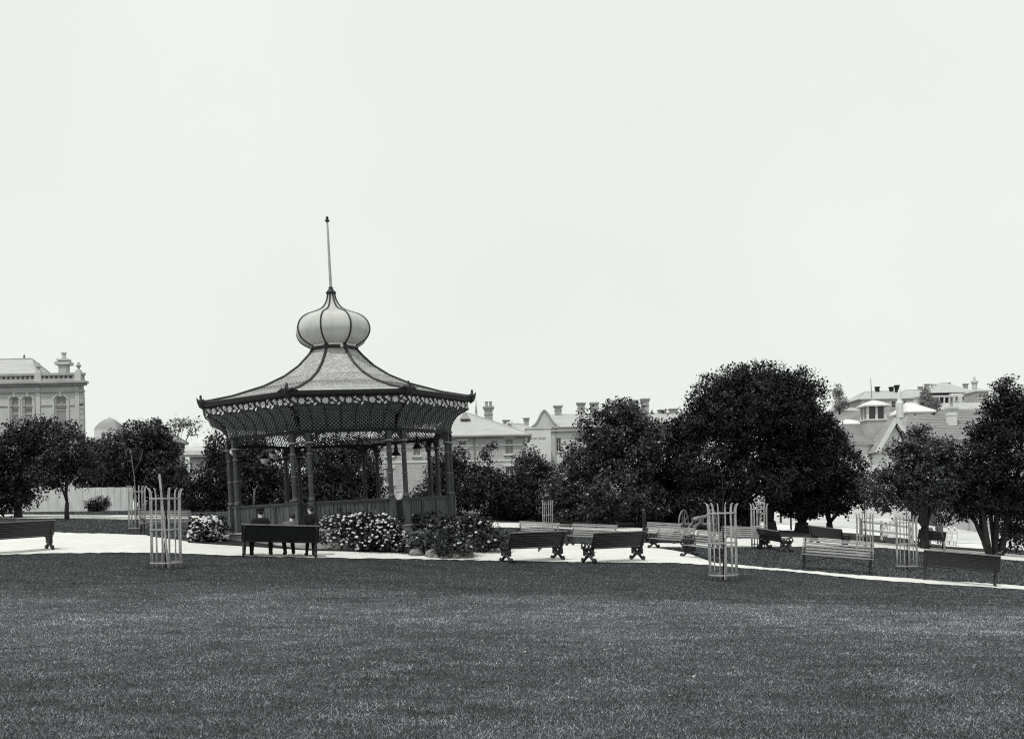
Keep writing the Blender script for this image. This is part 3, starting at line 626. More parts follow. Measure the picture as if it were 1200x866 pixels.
for i, (u, v, d, rx, rz, lab) in enumerate([(486, 641, 30.6, .26, .18, 'low rock at the path edge right of the white flowers'), (506, 642, 30.5, .30, .2, 'broad flat rock between the two grey leafy mounds'),
        (533, 642, 30.7, .32, .2, 'rock on the path edge below the right grey mound'), (549, 642, 31.1, .28, .2, 'small rock under the dark bush at the rockery end'), (519, 645, 30.4, .16, .1, 'smallest rock lying on the path edge')]):
    m = MB(); m.blob((0, 0, 0), (1, 1, 1), 3, .12)
    for _ in range(16):
        nv_ = Vector((random.gauss(0, 1), random.gauss(0, 1), random.gauss(0, .8))).normalized(); c_ = random.uniform(.62, .88)
        m.v = [tuple(Vector(p_) - nv_ * max(0, Vector(p_).dot(nv_) - c_)) for p_ in m.v]
    m.v = [(a * rx * 1.1, b * rx * .8, c_ * rz * 1.15) for a, b, c_ in m.v]
    o = m.build('rock', M_rock); p = at(u, v, d); o.location = p; o.rotation_euler = (0, 0, random.uniform(0, 6)); tag(o, lab, 'rock', 'rocks of the rockery')
    # sink to the soil
    gz = H(p.x, p.y); o.location.z = gz + rz * .3
flower_bush('grey leafy mound just right of the white flowers', 496, 30.9, [(492, 631, 13, 11), (503, 634, 12, 9), (484, 637, 8, 6)], 4, group='grey mounds of the rockery', fr=.05, m=M_grey)
flower_bush('grey leafy mound in the middle of the rockery', 526, 31.1, [(522, 632, 13, 12), (534, 636, 12, 9), (514, 638, 8, 6)], 6, group='grey mounds of the rockery', fr=.05, m=M_grey)
for (u, v, d, ru, rv, lab, nfl_) in [(505, 626, 31.4, 10, 8, 'tufted rock plant between the two grey mounds', 0), (545, 634, 31.3, 9, 7, 'spreading rock plant right of the second grey mound', 5), (478, 640, 31, 8, 6, 'low plant between white flowers and first grey mound', 5), (584, 634, 32.6, 6, 9, 'upright plant at the far right corner of the bed', 0), (516, 641, 30.4, 5, 4, 'tuft on the path edge between two flat rocks', 0), (540, 640, 30.6, 8, 5, 'tuft growing above the rock on the path edge', 3), (526, 622, 31.0, 9, 6, 'leafy plant above the second grey mound', 3)]:
    r_ = flower_bush(lab, u, d, [(u, v, ru, rv), (u + 4, v + 3, ru * .7, rv * .7)], nfl_, group='low plants of the rockery', fr=.05, m=M_leaf3); r_.name = 'rock_plant'; r_['category'] = 'plant'

# ------------------------------------------------------------------ benches
def circ(cy, cz, r, n=10): return [(0, cy + r * cos(2 * pi * i / n), cz + r * sin(2 * pi * i / n)) for i in range(n)]
def end_scroll():
    m = MB(); t = .030
    m.tube([(0, .33, .03), (0, .25, .05), (0, .12, .16), (0, 0, .24), (0, -.12, .32), (0, -.26, .40)], [.04, .046, .05, .06, .05, .04], 7)
    m.tube([(0, -.33, .03), (0, -.25, .05), (0, -.12, .16), (0, 0, .24), (0, .12, .32), (0, .22, .40)], [.04, .046, .05, .06, .05, .04], 7)
    for s in (-1, 1): m.tube(circ(.32 * s, .075, .045, 9), .030, 6, True); m.tube(circ(.15 * s, .31, .055, 9), .022, 5, True); m.tube(circ(.24 * s, .25, .04, 8), .018, 5, True); m.tube([(0, .24 * s, .40), (0, .27 * s, .32), (0, .20 * s, .22), (0, .06 * s, .20)], .024, 5)
    m.tube(circ(0, .325, .07), .026, 6, True); m.tube([(0, -.2, .30), (0, 0, .20), (0, .2, .30)], .018, 5)
    m.tube([(0, -.30, .41), (0, -.1, .395), (0, .1, .39), (0, .24, .41)], .03, 6)
    m.tube([(0, .22, .40), (0, .27, .55), (0, .33, .75), (0, .40, .93)], [.036, .034, .032, .028], 6)
    m.tube([(0, -.28, .41), (0, -.36, .50), (0, -.34, .60), (0, -.25, .65), (0, -.1, .61), (0, .1, .60), (0, .30, .66)], .026, 6)
    m.tube(circ(-.27, .55, .075), .024, 6, True); m.tube(circ(-.10, .50, .08), .022, 5, True); m.tube(circ(.10, .50, .08), .022, 5, True)
    return m
def end_straight():
    m = MB()
    m.tube([(0, -.30, .0), (0, -.26, .06), (0, -.24, .22), (0, -.28, .42), (0, -.31, .55), (0, -.26, .64), (0, -.1, .62), (0, .30, .64)], [.034, .028, .03, .03, .026, .026, .024, .024], 6)
    m.tube([(0, .34, .0), (0, .29, .06), (0, .25, .22), (0, .22, .42), (0, .28, .62), (0, .38, .93)], [.034, .028, .034, .034, .032, .028], 6)
    m.tube([(0, -.28, .40), (0, .22, .39)], .028, 6); m.tube(circ(-.2, .55, .06), .015, 5, True); m.tube([(0, -.25, .12), (0, 0, .3), (0, .26, .12)], .014, 5)
    return m
PROTO = {}
def bench_proto(kind, paint, length):
    key = (kind, paint, length)
    if key in PROTO: return PROTO[key], False
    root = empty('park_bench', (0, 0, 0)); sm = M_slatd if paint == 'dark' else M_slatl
    e = (end_scroll() if kind == 'scroll' else end_straight()).build('end_frame', M_iron, root, True)
    e.matrix_basis = Matrix.Translation((-length / 2 + .08, 0, 0)); share(e, 'end_frame', root, Matrix.Translation((length / 2 - .08, 0, 0)))
    bm_ = bmesh.new(); bmesh.ops.create_cube(bm_, size=1); bmesh.ops.scale(bm_, vec=(length, .072 if paint == 'dark' else .06, .03), verts=bm_.verts); bmesh.ops.bevel(bm_, geom=bm_.edges[:], offset=.006, segments=1)
    me = bpy.data.meshes.new('slat'); bm_.to_mesh(me); bm_.free(); me.materials.append(sm)
    def slat(mw): q = bpy.data.objects.new('slat', me); C.objects.link(q); q.parent = root; q.matrix_basis = mw
    for j in range(6):
        y = -.29 + .088 * j; slat(Matrix.Translation((0, y, .432 + .02 * ((j - 3) / 3) ** 2)) @ Matrix.Rotation(R(-4), 4, 'X'))
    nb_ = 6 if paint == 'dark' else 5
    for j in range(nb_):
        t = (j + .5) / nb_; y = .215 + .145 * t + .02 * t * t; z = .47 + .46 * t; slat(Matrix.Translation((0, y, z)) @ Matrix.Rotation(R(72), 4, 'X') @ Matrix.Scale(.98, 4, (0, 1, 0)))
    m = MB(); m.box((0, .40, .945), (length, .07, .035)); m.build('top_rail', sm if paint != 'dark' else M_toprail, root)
    if kind != 'scroll':
        m = MB()
        for s in (-1, 1): m.tube([(s * (length / 2 - .1), .25, .16), (s * .1, .1, .39)], .012, 5)
        m.build('brace', M_iron, root)
    PROTO[key] = root; return root, True
M_toprail = mat('sky-lit rail', .20, .35, .3, 8, .05, 90, .5)  # sky light on the top edge put into a paler rail colour
def bench(u, v, d, face, kind, paint, label, length=2.2):
    pr, first = bench_proto(kind, paint, length); o = pr if first else copy_tree(pr)
    p = stand(u, d); o.location = p; o.rotation_euler = (0, 0, pi - R(face)); tag(o, label, 'bench', 'park benches along the paths')
    # settle on the slope
    xs_ = Vector((cos(o.rotation_euler.z), sin(o.rotation_euler.z))) * 1.0
    dz = H(p.x + xs_.x, p.y + xs_.y) - H(p.x - xs_.x, p.y - xs_.y)
    o.rotation_euler = (0, -math.atan2(dz, 2.0), pi - R(face)); o.location.z += .02
    return o
def dep(u, v): return gpt(u, v).y
benches = {}
def bb(key, u, v, face, kind, paint, label, length=2.2, d=None):
    d = d or dep(u, v); benches[key] = (d, bench(u, v, d, face, kind, paint, label, length)); return d
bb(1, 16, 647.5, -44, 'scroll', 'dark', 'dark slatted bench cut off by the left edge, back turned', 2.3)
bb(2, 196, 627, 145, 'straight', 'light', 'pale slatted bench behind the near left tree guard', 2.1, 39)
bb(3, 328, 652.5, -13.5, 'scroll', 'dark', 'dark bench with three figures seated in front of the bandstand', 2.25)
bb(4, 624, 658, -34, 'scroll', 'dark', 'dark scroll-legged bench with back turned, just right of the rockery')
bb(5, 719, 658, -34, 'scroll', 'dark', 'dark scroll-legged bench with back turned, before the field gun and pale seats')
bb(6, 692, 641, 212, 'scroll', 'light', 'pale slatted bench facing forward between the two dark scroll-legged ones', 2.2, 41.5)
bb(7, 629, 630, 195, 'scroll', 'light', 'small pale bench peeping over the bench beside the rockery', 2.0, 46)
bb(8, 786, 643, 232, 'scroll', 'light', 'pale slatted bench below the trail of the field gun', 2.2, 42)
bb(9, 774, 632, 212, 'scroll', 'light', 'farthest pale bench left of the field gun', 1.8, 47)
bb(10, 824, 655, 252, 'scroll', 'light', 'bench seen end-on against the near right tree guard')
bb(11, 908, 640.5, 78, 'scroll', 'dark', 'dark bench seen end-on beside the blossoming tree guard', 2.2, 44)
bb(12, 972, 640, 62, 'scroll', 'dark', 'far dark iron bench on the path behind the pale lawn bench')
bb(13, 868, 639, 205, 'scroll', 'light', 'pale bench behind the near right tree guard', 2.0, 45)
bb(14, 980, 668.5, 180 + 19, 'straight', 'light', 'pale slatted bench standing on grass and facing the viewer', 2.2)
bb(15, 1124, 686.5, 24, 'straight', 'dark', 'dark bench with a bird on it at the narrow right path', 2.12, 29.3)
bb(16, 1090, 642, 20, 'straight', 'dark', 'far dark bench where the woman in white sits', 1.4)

# ------------------------------------------------------------------ tree guards
def guard_proto(n=14, r=.37, h=2.08):
    root = empty('tree_guard', (0, 0, 0)); a = [2 * pi * i / n for i in range(n)]
    m = MB(); m.tube([(0, 0, -.1), (0, 0, .6), (0, 0, 1.3), (0, 0, h - .25), (0, -.012, h - .12), (0, -.035, h - .05), (0, -.08, h)], [.0185] * 4 + [.017, .014, .008], 6)
    pk = m.build('picket', M_picket, root, True); pk.matrix_basis = Matrix.Rotation(a[0], 4, 'Z') @ Matrix.Translation((0, -r, 0))
    for b in a[1:]:
        share(pk, 'picket', root, Matrix.Rotation(b + random.uniform(-.015, .015), 4, 'Z') @ Matrix.Translation((0, -r, random.uniform(-.03, .03))) @ Matrix.Rotation(random.uniform(-.012, .012), 4, 'Y'))
    for z in (.14, 1.0, h - .27):
        m = MB(); N = 24; vs = []
        for i in range(N):
            b = 2 * pi * i / N
            for rr_, zz_ in ((r + .02, z - .016), (r + .030, z - .016), (r + .030, z + .016), (r + .02, z + .016)): vs.append((rr_ * sin(b), -rr_ * cos(b), zz_))
        m.add(vs, [(4 * i + j, 4 * ((i + 1) % N) + j, 4 * ((i + 1) % N) + (j + 1) % 4, 4 * i + (j + 1) % 4) for i in range(N) for j in range(4)])
        m.build('hoop', M_picket, root)
    return root
gp = guard_proto(); gfirst = [True]
def guard(u, v, label, sc=1.0, yawg=0, lean=0):
    p = gpt(u, v); o = gp if gfirst[0] else copy_tree(gp); gfirst[0] = False
    o.location = p; o.rotation_euler = (0, R(lean), math.atan2(-p.x, p.y) + R(12.86) + (yawg - .3) * .12); o.scale = (sc,) * 3; tag(o, label, 'tree guard', 'white picket tree guards')
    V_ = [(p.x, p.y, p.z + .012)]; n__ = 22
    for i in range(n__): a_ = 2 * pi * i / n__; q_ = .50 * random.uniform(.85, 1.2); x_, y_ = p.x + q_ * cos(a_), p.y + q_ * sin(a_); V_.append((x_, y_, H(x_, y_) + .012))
    e_ = MB().add(V_, [(0, 1 + i, 1 + (i + 1) % n__) for i in range(n__)]).build('dark_disc', M_soil); e_['kind'] = 'structure'  # dark disc laid on the ground around the guard's foot
    return p
def sapling(p, label, path, r0, twigs=(), leaves=None, bark=None):
    root = empty('sapling', p, 0, label, 'sapling', 'saplings in tree guards'); m = MB(); n = len(path)
    m.tube(path, [r0 * (1 - .8 * i / (n - 1)) for i in range(n)], 6)
    for t in twigs: m.tube(t, [.012, .006, .003][:len(t)], 5)
    m.build('stem', bark or M_bark, root, True)
    if leaves:
        V, Fc = leaf_cloud([(Vector(c), r) for c, r in leaves], .09, .9, .2); np_obj('leaves', V, Fc, M_leaf2, root)
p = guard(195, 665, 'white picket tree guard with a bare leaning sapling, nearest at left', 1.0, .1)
sapling(p, 'bare forked sapling leaning out of the near left guard', [(.02, 0, 0), (-.02, 0, .6), (.03, 0, 1.2), (-.02, 0, 1.9), (-.08, 0, 2.35)], .045, [[(-.05, 0, 2.3), (.15, 0, 2.9), (.35, .05, 3.35)], [(.15, 0, 2.9), (.42, 0, 3.3), (.52, 0, 3.7)], [(-.08, 0, 2.35), (-.3, 0, 2.8), (-.36, .1, 3.3)]])
st_ = MB(); st_.bar((.09, -.1, -.05), (-.12, -.05, 2.45), .045, .045); o = st_.build('stake', M_fence2); o.location = p; tag(o, 'pale wooden stake leaning inside the near left guard', 'stake')
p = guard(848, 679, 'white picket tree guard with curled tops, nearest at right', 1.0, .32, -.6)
sapling(p, 'thin twiggy sapling in the near right guard', [(0, 0, 0), (.02, 0, .8), (0, 0, 1.6), (.03, 0, 2.4), (.0, 0, 2.9)], .028, [[(.02, 0, 2.0), (-.25, 0, 2.3), (-.4, 0, 2.38)], [(.01, 0, 1.9), (.25, 0, 2.25), (.3, 0, 2.4)], [(.02, 0, 2.2), (.15, .1, 2.5), (.2, .1, 2.65)]])
st_ = MB(); st_.bar((.03, -.05, -.05), (.06, -.03, 1.15), .05, .05); o = st_.build('stake', M_fence2); o.location = p; tag(o, 'short pale stake inside the near right guard', 'stake')
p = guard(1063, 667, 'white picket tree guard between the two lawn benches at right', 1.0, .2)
sapling(p, 'slight leafy sapling in the guard between the lawn benches', [(0, 0, 0), (.02, 0, 1), (0, 0, 2.0), (.05, 0, 2.9)], .025, [[(0, 0, 2.0), (.2, 0, 2.4), (.25, 0, 2.6)]], [((.05, 0, 2.7), (.25, .25, .4))])
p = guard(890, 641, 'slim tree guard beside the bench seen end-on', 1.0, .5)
sapling(p, 'pale blossoming sapling rising from the slim guard', [(0, 0, 0), (.02, 0, 1), (0, 0, 1.9), (.06, 0, 2.5)], .03, [[(0, 0, 1.9), (.2, 0, 2.2), (.22, 0, 2.4)]], None, M_barkl)
m = MB()
for _ in range(80): m.blob((random.gauss(.03, .13), random.gauss(0, .12), random.gauss(2.05, .25)), (.035, .03, .03), 1, .1)
o = m.build('blossom', M_flower, bpy.data.objects['sapling.003'], True)
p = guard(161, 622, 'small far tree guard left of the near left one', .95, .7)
sapling(p, 'thin bare sapling in the small far left guard', [(0, 0, 0), (-.02, 0, 1.2), (-.1, 0, 2.4), (-.25, 0, 3.6)], .035, [[(-.1, 0, 2.6), (.2, 0, 3.1), (.3, 0, 3.5)]], None, M_barkl)
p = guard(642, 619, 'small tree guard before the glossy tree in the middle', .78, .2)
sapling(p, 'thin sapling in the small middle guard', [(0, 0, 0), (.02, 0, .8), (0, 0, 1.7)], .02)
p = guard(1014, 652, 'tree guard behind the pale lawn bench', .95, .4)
sapling(p, 'dark stemmed sapling in the guard behind the pale lawn bench', [(0, 0, 0), (.02, 0, 1), (0, 0, 2.1), (.05, 0, 2.8)], .04, [[(0, 0, 1.9), (.2, 0, 2.3), (.25, 0, 2.6)]], [((.0, 0, 2.6), (.3, .25, .4))])

# ------------------------------------------------------------------ field gun
gpz = gpt(818, 631); gun = empty('field_gun', gpz, 0, 'old field gun on spoked wheels, trail resting towards the benches', 'cannon')
gun.rotation_euler = (0, 0, R(-30)); gun.scale = (1.12,) * 3
def wheel_part(x, wr=.66):
    m = MB(); Nn = 20
    m.tube([(x, wr * cos(2 * pi * i / Nn), wr * sin(2 * pi * i / Nn) + wr) for i in range(Nn)], .036, 6, True)
    w_ = m.build('wheel', M_gun, gun, True)
    h = MB(); h.tube([(x - .12, 0, wr), (x + .12, 0, wr)], .10, 8); h.build('hub', M_gun, w_)
    sp = MB()
    for i in range(10): a = 2 * pi * i / 10; sp.tube([(x, .07 * cos(a), wr + .07 * sin(a)), (x, (wr - .04) * cos(a), wr + (wr - .04) * sin(a))], .024, 5)
    sp.build('spokes', M_gun, w_)
wheel_part(-.68); wheel_part(.68)
MB().tube([(-.7, 0, .66), (.7, 0, .66)], .06, 7).build('axle', M_gun, gun)
m = MB(); m.lathe([(.02, -.52), (.045, -.50), (.045, -.45), (.10, -.42), (.11, -.36), (.105, -.1), (.11, .1), (.09, .2), (.08, .9), (.065, 1.25), (.085, 1.32), (.085, 1.37), (.04, 1.38)], 12)
b_ = m.build('barrel', M_brass, gun, True); b_.matrix_basis = Matrix.Translation((0, 0, .93)) @ Matrix.Rotation(R(-88 + 2), 4, 'X')
m = MB()
for s in (-1, 1): m.bar((s * .17, .15, .86), (s * .08, -2.1, .10), .055, .12)
m.bar((-.2, -.5, .62), (.2, -.5, .62), .06, .06); m.bar((-.15, -1.3, .37), (.15, -1.3, .37), .06, .06); m.bar((0, -1.9, .12), (0, -2.35, .07), .12, .12)
m.build('trail', M_gun, gun)
m = MB(); 
for s in (-1, 1): m.box((s * .19, 0, .84), (.05, .5, .28))
m.build('cheek', M_gun, gun)

# posts
for (u, v, d, h, r, mm, lab) in [(755, 623, None, 1.15, .10, M_bark, 'dark rough post standing by the far path'), (927, 622, None, 1.2, .07, M_bark, 'slim dark post on the road edge left of forked trunk'), (915, 613, None, 1.0, .10, M_bark, 'short dark post on the bank by the pale rail')]:
    p = gpt(u, v); mb = MB(); mb.lathe([(r * 1.1, -.1), (r, .1), (r * .9, h * .8), (r * 1.15, h * .84), (r * .9, h * .9), (r * .5, h)], 9); o = mb.build('post', mm); o.location = p; tag(o, lab, 'post')

# ------------------------------------------------------------------ fences
def board_fence(a, b, h, bw, m_, label, name='board_fence', gap=.012, post=None, cat='fence'):
    a, b = Vector(a), Vector(b); root = empty(name, a, math.atan2(b.y - a.y, b.x - a.x), label, cat); L = (Vector((b.x, b.y)) - Vector((a.x, a.y))).length; n = max(1, int(L / bw)); bw = L / n
    mb = MB(); mb.box((0, 0, h / 2), (bw - gap, .03, h)); me = mb.mesh('board', m_)
    for i in range(n):
        x = (i + .5) * bw; t = x / L; wx = a.x + (b.x - a.x) * t; wy = a.y + (b.y - a.y) * t
        q = bpy.data.objects.new('board', me); C.objects.link(q); q.parent = root; q.matrix_basis = Matrix.Translation((x, random.uniform(-.008, .008), H(wx, wy) - a.z - .05 + random.uniform(-.02, .02)))
    dz = H(b.x, b.y) - a.z
    for z in (.35, h - .3):
        mb = MB(); mb.bar((0, .06, z), (L, .06, z + dz), .07, .09); mb.build('rail', m_, root)
    if post:
        for i in range(int(L / post) + 1):
            x = min(i * post, L - .05); t = x / L; mb = MB(); mb.box((x, -.06, dz * t + h * .52), (.13, .1, h * 1.1)); mb.build('post', m_, root)
    return root
board_fence(stand(-20, 67), stand(156, 71), 1.78, .42, M_fence, 'tall white board fence behind the left trees')
board_fence(stand(1100, 80), stand(1200, 72), 1.7, .30, M_fence2, 'grey paling fence with posts behind the girls in white', post=1.6)
board_fence(stand(476, 72), stand(505, 74), 1.5, .3, M_fence, 'short white board fence seen through the right bay')
# white gate with a diagonal brace seen through the bandstand
p = stand(469, 66); gt = empty('garden_gate', p, 0, 'white garden gate seen between the right front columns', 'gate')
m = MB()
for x in (-.3, .3): m.box((x, 0, .75), (.07, .06, 1.5))
for z in (.3, .8, 1.4): m.box((0, -.005, z), (.53, .04, .07))
m.build('gate_frame', M_white, gt); m = MB(); m.bar((-.27, -.05, .33), (.27, -.05, 1.38), .05, .03); m.build('brace', M_white, gt)
m = MB()
for i in range(4): m.box((-.2 + .13 * i, .04, .82), (.10, .02, 1.25))
m.build('boards', M_fence, gt)
# post and rail fence at the right
pr_ = empty('rail_fence', stand(1010, 60), 0, 'white post and rail fence below the round glossy tree', 'fence'); o0 = pr_.location.copy()
pa = [stand(u, 60 + (u - 1010) * .03) - o0 for u in (1010, 1033, 1068)]
for q in pa:
    m = MB(); m.box((q.x, q.y, q.z + .6), (.14, .12, 1.3)); m.build('post', M_white, pr_)
for z in (.55, 1.05):
    for q0, q1 in zip(pa[:-1], pa[1:]):
        m = MB(); m.bar(q0 + Vector((0, -.08, z)), q1 + Vector((0, -.08, z)), .05, .12); m.build('rail', M_white, pr_)

# ------------------------------------------------------------------ people
def skin(name, V, E, Rr, m_, parent, sub=2):
    me = bpy.data.meshes.new(name); me.from_pydata([tuple(v) for v in V], E, []); me.materials.append(m_)
    o = bpy.data.objects.new(name, me); C.objects.link(o); o.parent = parent
    s = o.modifiers.new('skin', 'SKIN'); s.use_smooth_shade = True
    for i, r in enumerate(Rr):
        sv_ = me.skin_vertices[0].data[i]; sv_.radius = r if isinstance(r, tuple) else (r, r); sv_.use_root = (i == 0)
    sb = o.modifiers.new('sub', 'SUBSURF'); sb.levels = sub; sb.render_levels = sub
    return o
def person(label, loc, yawp, J, sc=1.0, coat=None, trousers=None, hat=None, skirt=None, hatm=None, hair=True):
    """J: joints in metres for a 1.75 m adult, facing -y"""
    root = empty('person', loc, yawp, label, 'person'); root.scale = (sc,) * 3
    v = lambda k: Vector(J[k])
    names = ['pel', 'waist', 'chest', 'neck', 'head', 'crown', 'shL', 'elL', 'wrL', 'shR', 'elR', 'wrR', 'hipL', 'knL', 'anL', 'toL', 'hipR', 'knR', 'anR', 'toR']
    up = (v('head') - v('neck')).normalized(); J = dict(J); J['crown'] = v('head') + up * .10
    rad = dict(pel=(.11, .09), waist=(.10, .08), chest=(.11, .08), neck=.05, head=(.078, .095), crown=.06, shL=.045, elL=.042, wrL=.028, shR=.045, elR=.042, wrR=.028, hipL=.085, knL=.058, anL=.04, toL=.032, hipR=.085, knR=.058, anR=.04, toR=.032)
    ed = [('pel', 'waist'), ('waist', 'chest'), ('chest', 'neck'), ('neck', 'head'), ('head', 'crown'), ('chest', 'shL'), ('shL', 'elL'), ('elL', 'wrL'), ('chest', 'shR'), ('shR', 'elR'), ('elR', 'wrR'), ('pel', 'hipL'), ('hipL', 'knL'), ('knL', 'anL'), ('anL', 'toL'), ('pel', 'hipR'), ('hipR', 'knR'), ('knR', 'anR'), ('anR', 'toR')]
    V = [Vector(J[k]) for k in names]; Rr = [rad[k] for k in names]; E = [(names.index(a), names.index(b)) for a, b in ed]
    fd = Vector(J.get('look', (0, -1, 0))).normalized(); ho = J.get('ho', .022)
    V.append(v('head') + fd * .105 - up * .005); Rr.append(.018); E.append((names.index('head'), len(V) - 1))       # nose
    for side in 'LR':       # palm, four fingers and thumb
        wr = v('wr' + side); dv = (wr - v('el' + side)).normalized(); sd_ = dv.cross(Vector((0, 0, 1))); sd_ = sd_.normalized() if sd_.length > .1 else Vector((1, 0, 0))
        V.append(wr + dv * .075); Rr.append((.036, .02)); pi_ = len(V) - 1; E.append((names.index('wr' + side), pi_))
        for i, (off, ln) in enumerate(((-.03, .065), (-.01, .078), (.01, .074), (.03, .058), (.045, .045))):
            b0 = wr + dv * (.085 if i < 4 else .045) + sd_ * off; V.append(b0); Rr.append(.009); E.append((pi_, len(V) - 1))
            V.append(b0 + dv * ln * .8 + sd_ * (.02 if i == 4 else 0) - Vector((0, 0, .015))); Rr.append(.007); E.append((len(V) - 2, len(V) - 1))
    skin('body', V, E, Rr, M_skin, root)
    def part(nm, ks, eds, rr, m_): 
        skin(nm, [Vector(J[k]) for k in ks], [(ks.index(a), ks.index(b)) for a, b in eds], rr, m_, root)
    if coat: part('jacket', ['waist', 'pel', 'chest', 'shL', 'elL', 'wrL', 'shR', 'elR', 'wrR', 'neck'], [('pel', 'waist'), ('waist', 'chest'), ('chest', 'shL'), ('shL', 'elL'), ('elL', 'wrL'), ('chest', 'shR'), ('shR', 'elR'), ('elR', 'wrR'), ('chest', 'neck')], [(.155, .135), (.165, .145), (.20, .165), .095, .065, .045, .095, .065, .045, .085], coat)
    if trousers: part('trousers', ['pel', 'hipL', 'knL', 'anL', 'hipR', 'knR', 'anR'], [('pel', 'hipL'), ('hipL', 'knL'), ('knL', 'anL'), ('pel', 'hipR'), ('hipR', 'knR'), ('knR', 'anR')], [(.15, .13), .105, .078, .06, .105, .078, .06], trousers)
    for s in 'LR':
        an, to = v('an' + s), v('to' + s); dv = (to - an); m = MB(); m.tube([an + Vector((0, 0, .03)), an + Vector((0, 0, -.03)), an + dv * .5 + Vector((0, 0, -.02)), to + dv * .15], [.05, .058, .052, .03], 8); m.build('shoe', M_coat, root, True)
    if skirt:
        a, b = v('waist'), skirt[0]; m = MB(); m.lathe([(skirt[1], b), (skirt[1] * .93, b + .1), (.22, (a.z + b) / 2 + .1), (.15, a.z)], 14, (a.x, a.y, 0)); m.build('dress', skirt[2], root, True)
    hd = v('head'); hm = Matrix.Translation(hd) @ up.to_track_quat('Z', 'Y').to_matrix().to_4x4()
    if hair: m = MB(); m.blob((0, 0, 0), (.088, .10, .10), 2, .03); o_ = m.build('hair', M_hair, root, True); o_.matrix_basis = Matrix.Translation(hd + up * .045 - fd * ho)
    if hat == 'cap':
        m = MB(); m.lathe([(.100, .06), (.118, .10), (.112, .14), (.06, .165)], 12); f = fd; m.box((0, 0, 0), (.15, .09, .014), Matrix.Translation(fd * .12 + Vector((0, 0, .065))) @ Matrix.Rotation(math.atan2(fd.x, -fd.y), 4, 'Z'))
        o_ = m.build('cap', hatm or M_coat, root, True); o_.matrix_basis = Matrix.Translation(hd)
    if hat == 'brim':
        m = MB(); m.lathe([(.21, .07), (.21, .085), (.105, .10), (.10, .17), (.05, .19)], 14); o_ = m.build('hat', hatm or M_straw, root, True); o_.matrix_basis = hm
    return root
STANDJ = dict(pel=(0, 0, .93), waist=(0, .01, 1.08), chest=(0, .01, 1.30), neck=(0, .01, 1.48), head=(0, -.01, 1.62), shL=(.18, .01, 1.41), elL=(.23, .03, 1.14), wrL=(.23, -.05, .90), shR=(-.18, .01, 1.41), elR=(-.23, .03, 1.14), wrR=(-.23, -.05, .90), hipL=(.09, 0, .88), knL=(.10, -.02, .48), anL=(.10, .02, .08), toL=(.12, -.14, .035), hipR=(-.09, 0, .88), knR=(-.10, -.02, .48), anR=(-.10, .02, .08), toR=(-.12, -.14, .035))
def sit(lean=0.0, feet=((.12, -.55), (-.12, -.50)), drop=0.0, hx=0.0, arms=None):
    J = dict(pel=(0, .08, .50), waist=(lean * .3, .12, .66), chest=(lean * .8, .14 - drop * .4, .88 - drop * .5), neck=(lean * 1.2, .12 - drop * .9, 1.05 - drop), head=(lean * 1.4 + hx, .10 - drop * 1.2, 1.19 - drop),
             hipL=(.10, .02, .50), knL=(feet[0][0], -.38, .51), anL=(feet[0][0], feet[0][1] + .08, .09), toL=(feet[0][0] + .02, feet[0][1] - .09, .04), hipR=(-.10, .02, .50), knR=(feet[1][0], -.38, .51), anR=(feet[1][0], feet[1][1] + .08, .09), toR=(feet[1][0] - .02, feet[1][1] - .09, .04))
    c = Vector(J['chest']); J.update(shL=c + Vector((.18, 0, .09)), shR=c + Vector((-.18, 0, .09)), elL=c + Vector((.24, -.08, -.17)), elR=c + Vector((-.24, -.08, -.17)), wrL=c + Vector((.12, -.30, -.26)), wrR=c + Vector((-.12, -.30, -.26)))
    if arms: J.update(arms)
    return J
b3 = benches[3][1]; B3 = b3.matrix_basis.copy(); b3m = Matrix.Translation(b3.location) @ b3.rotation_euler.to_matrix().to_4x4(); yw3 = b3.rotation_euler.z
# the bench's x axis points to the picture's left
person('seated man in dark suit and cap on the bench before the bandstand', b3m @ Vector((.55, -.02, .02)), yw3, dict(sit(0, ((.25, -.12), (-.26, -.16)), .02), look=(.35, -1, 0)), 1.08, M_coat, M_coat, 'cap')
person('slumped child in grey jacket leaning in the middle of the bench', b3m @ Vector((-.26, -.05, .05)), yw3 + .15, dict(sit(-.06, ((.10, -.10), (-.16, -.2)), .08, -.03), look=(0, -1, -.3)), 1.0, M_coatg, M_coat, None)
boyp = b3m @ Vector((-.92, -.38, 0)); boyp.z = H(boyp.x, boyp.y) + .02
bj = dict(STANDJ); bj.update(wrR=(-.20, .30, .98), elR=(-.26, .12, 1.14), look=(1, -.1, 0), ho=.05, elL=(.24, .12, 1.16), wrL=(.16, .34, 1.02), toL=(.2, -.1, .035), anL=(.14, 0, .08))
person('standing boy with a pale banded cap and dark jacket at the bench end', boyp, yw3, bj, .85, M_coat, M_coat, 'cap')
m = MB(); m.lathe([(.101, .055), (.106, .06), (.106, .095), (.101, .10)], 14, tuple(bj['head'])); m.build('cap_band', M_linen, bpy.data.objects['person.002'], True)
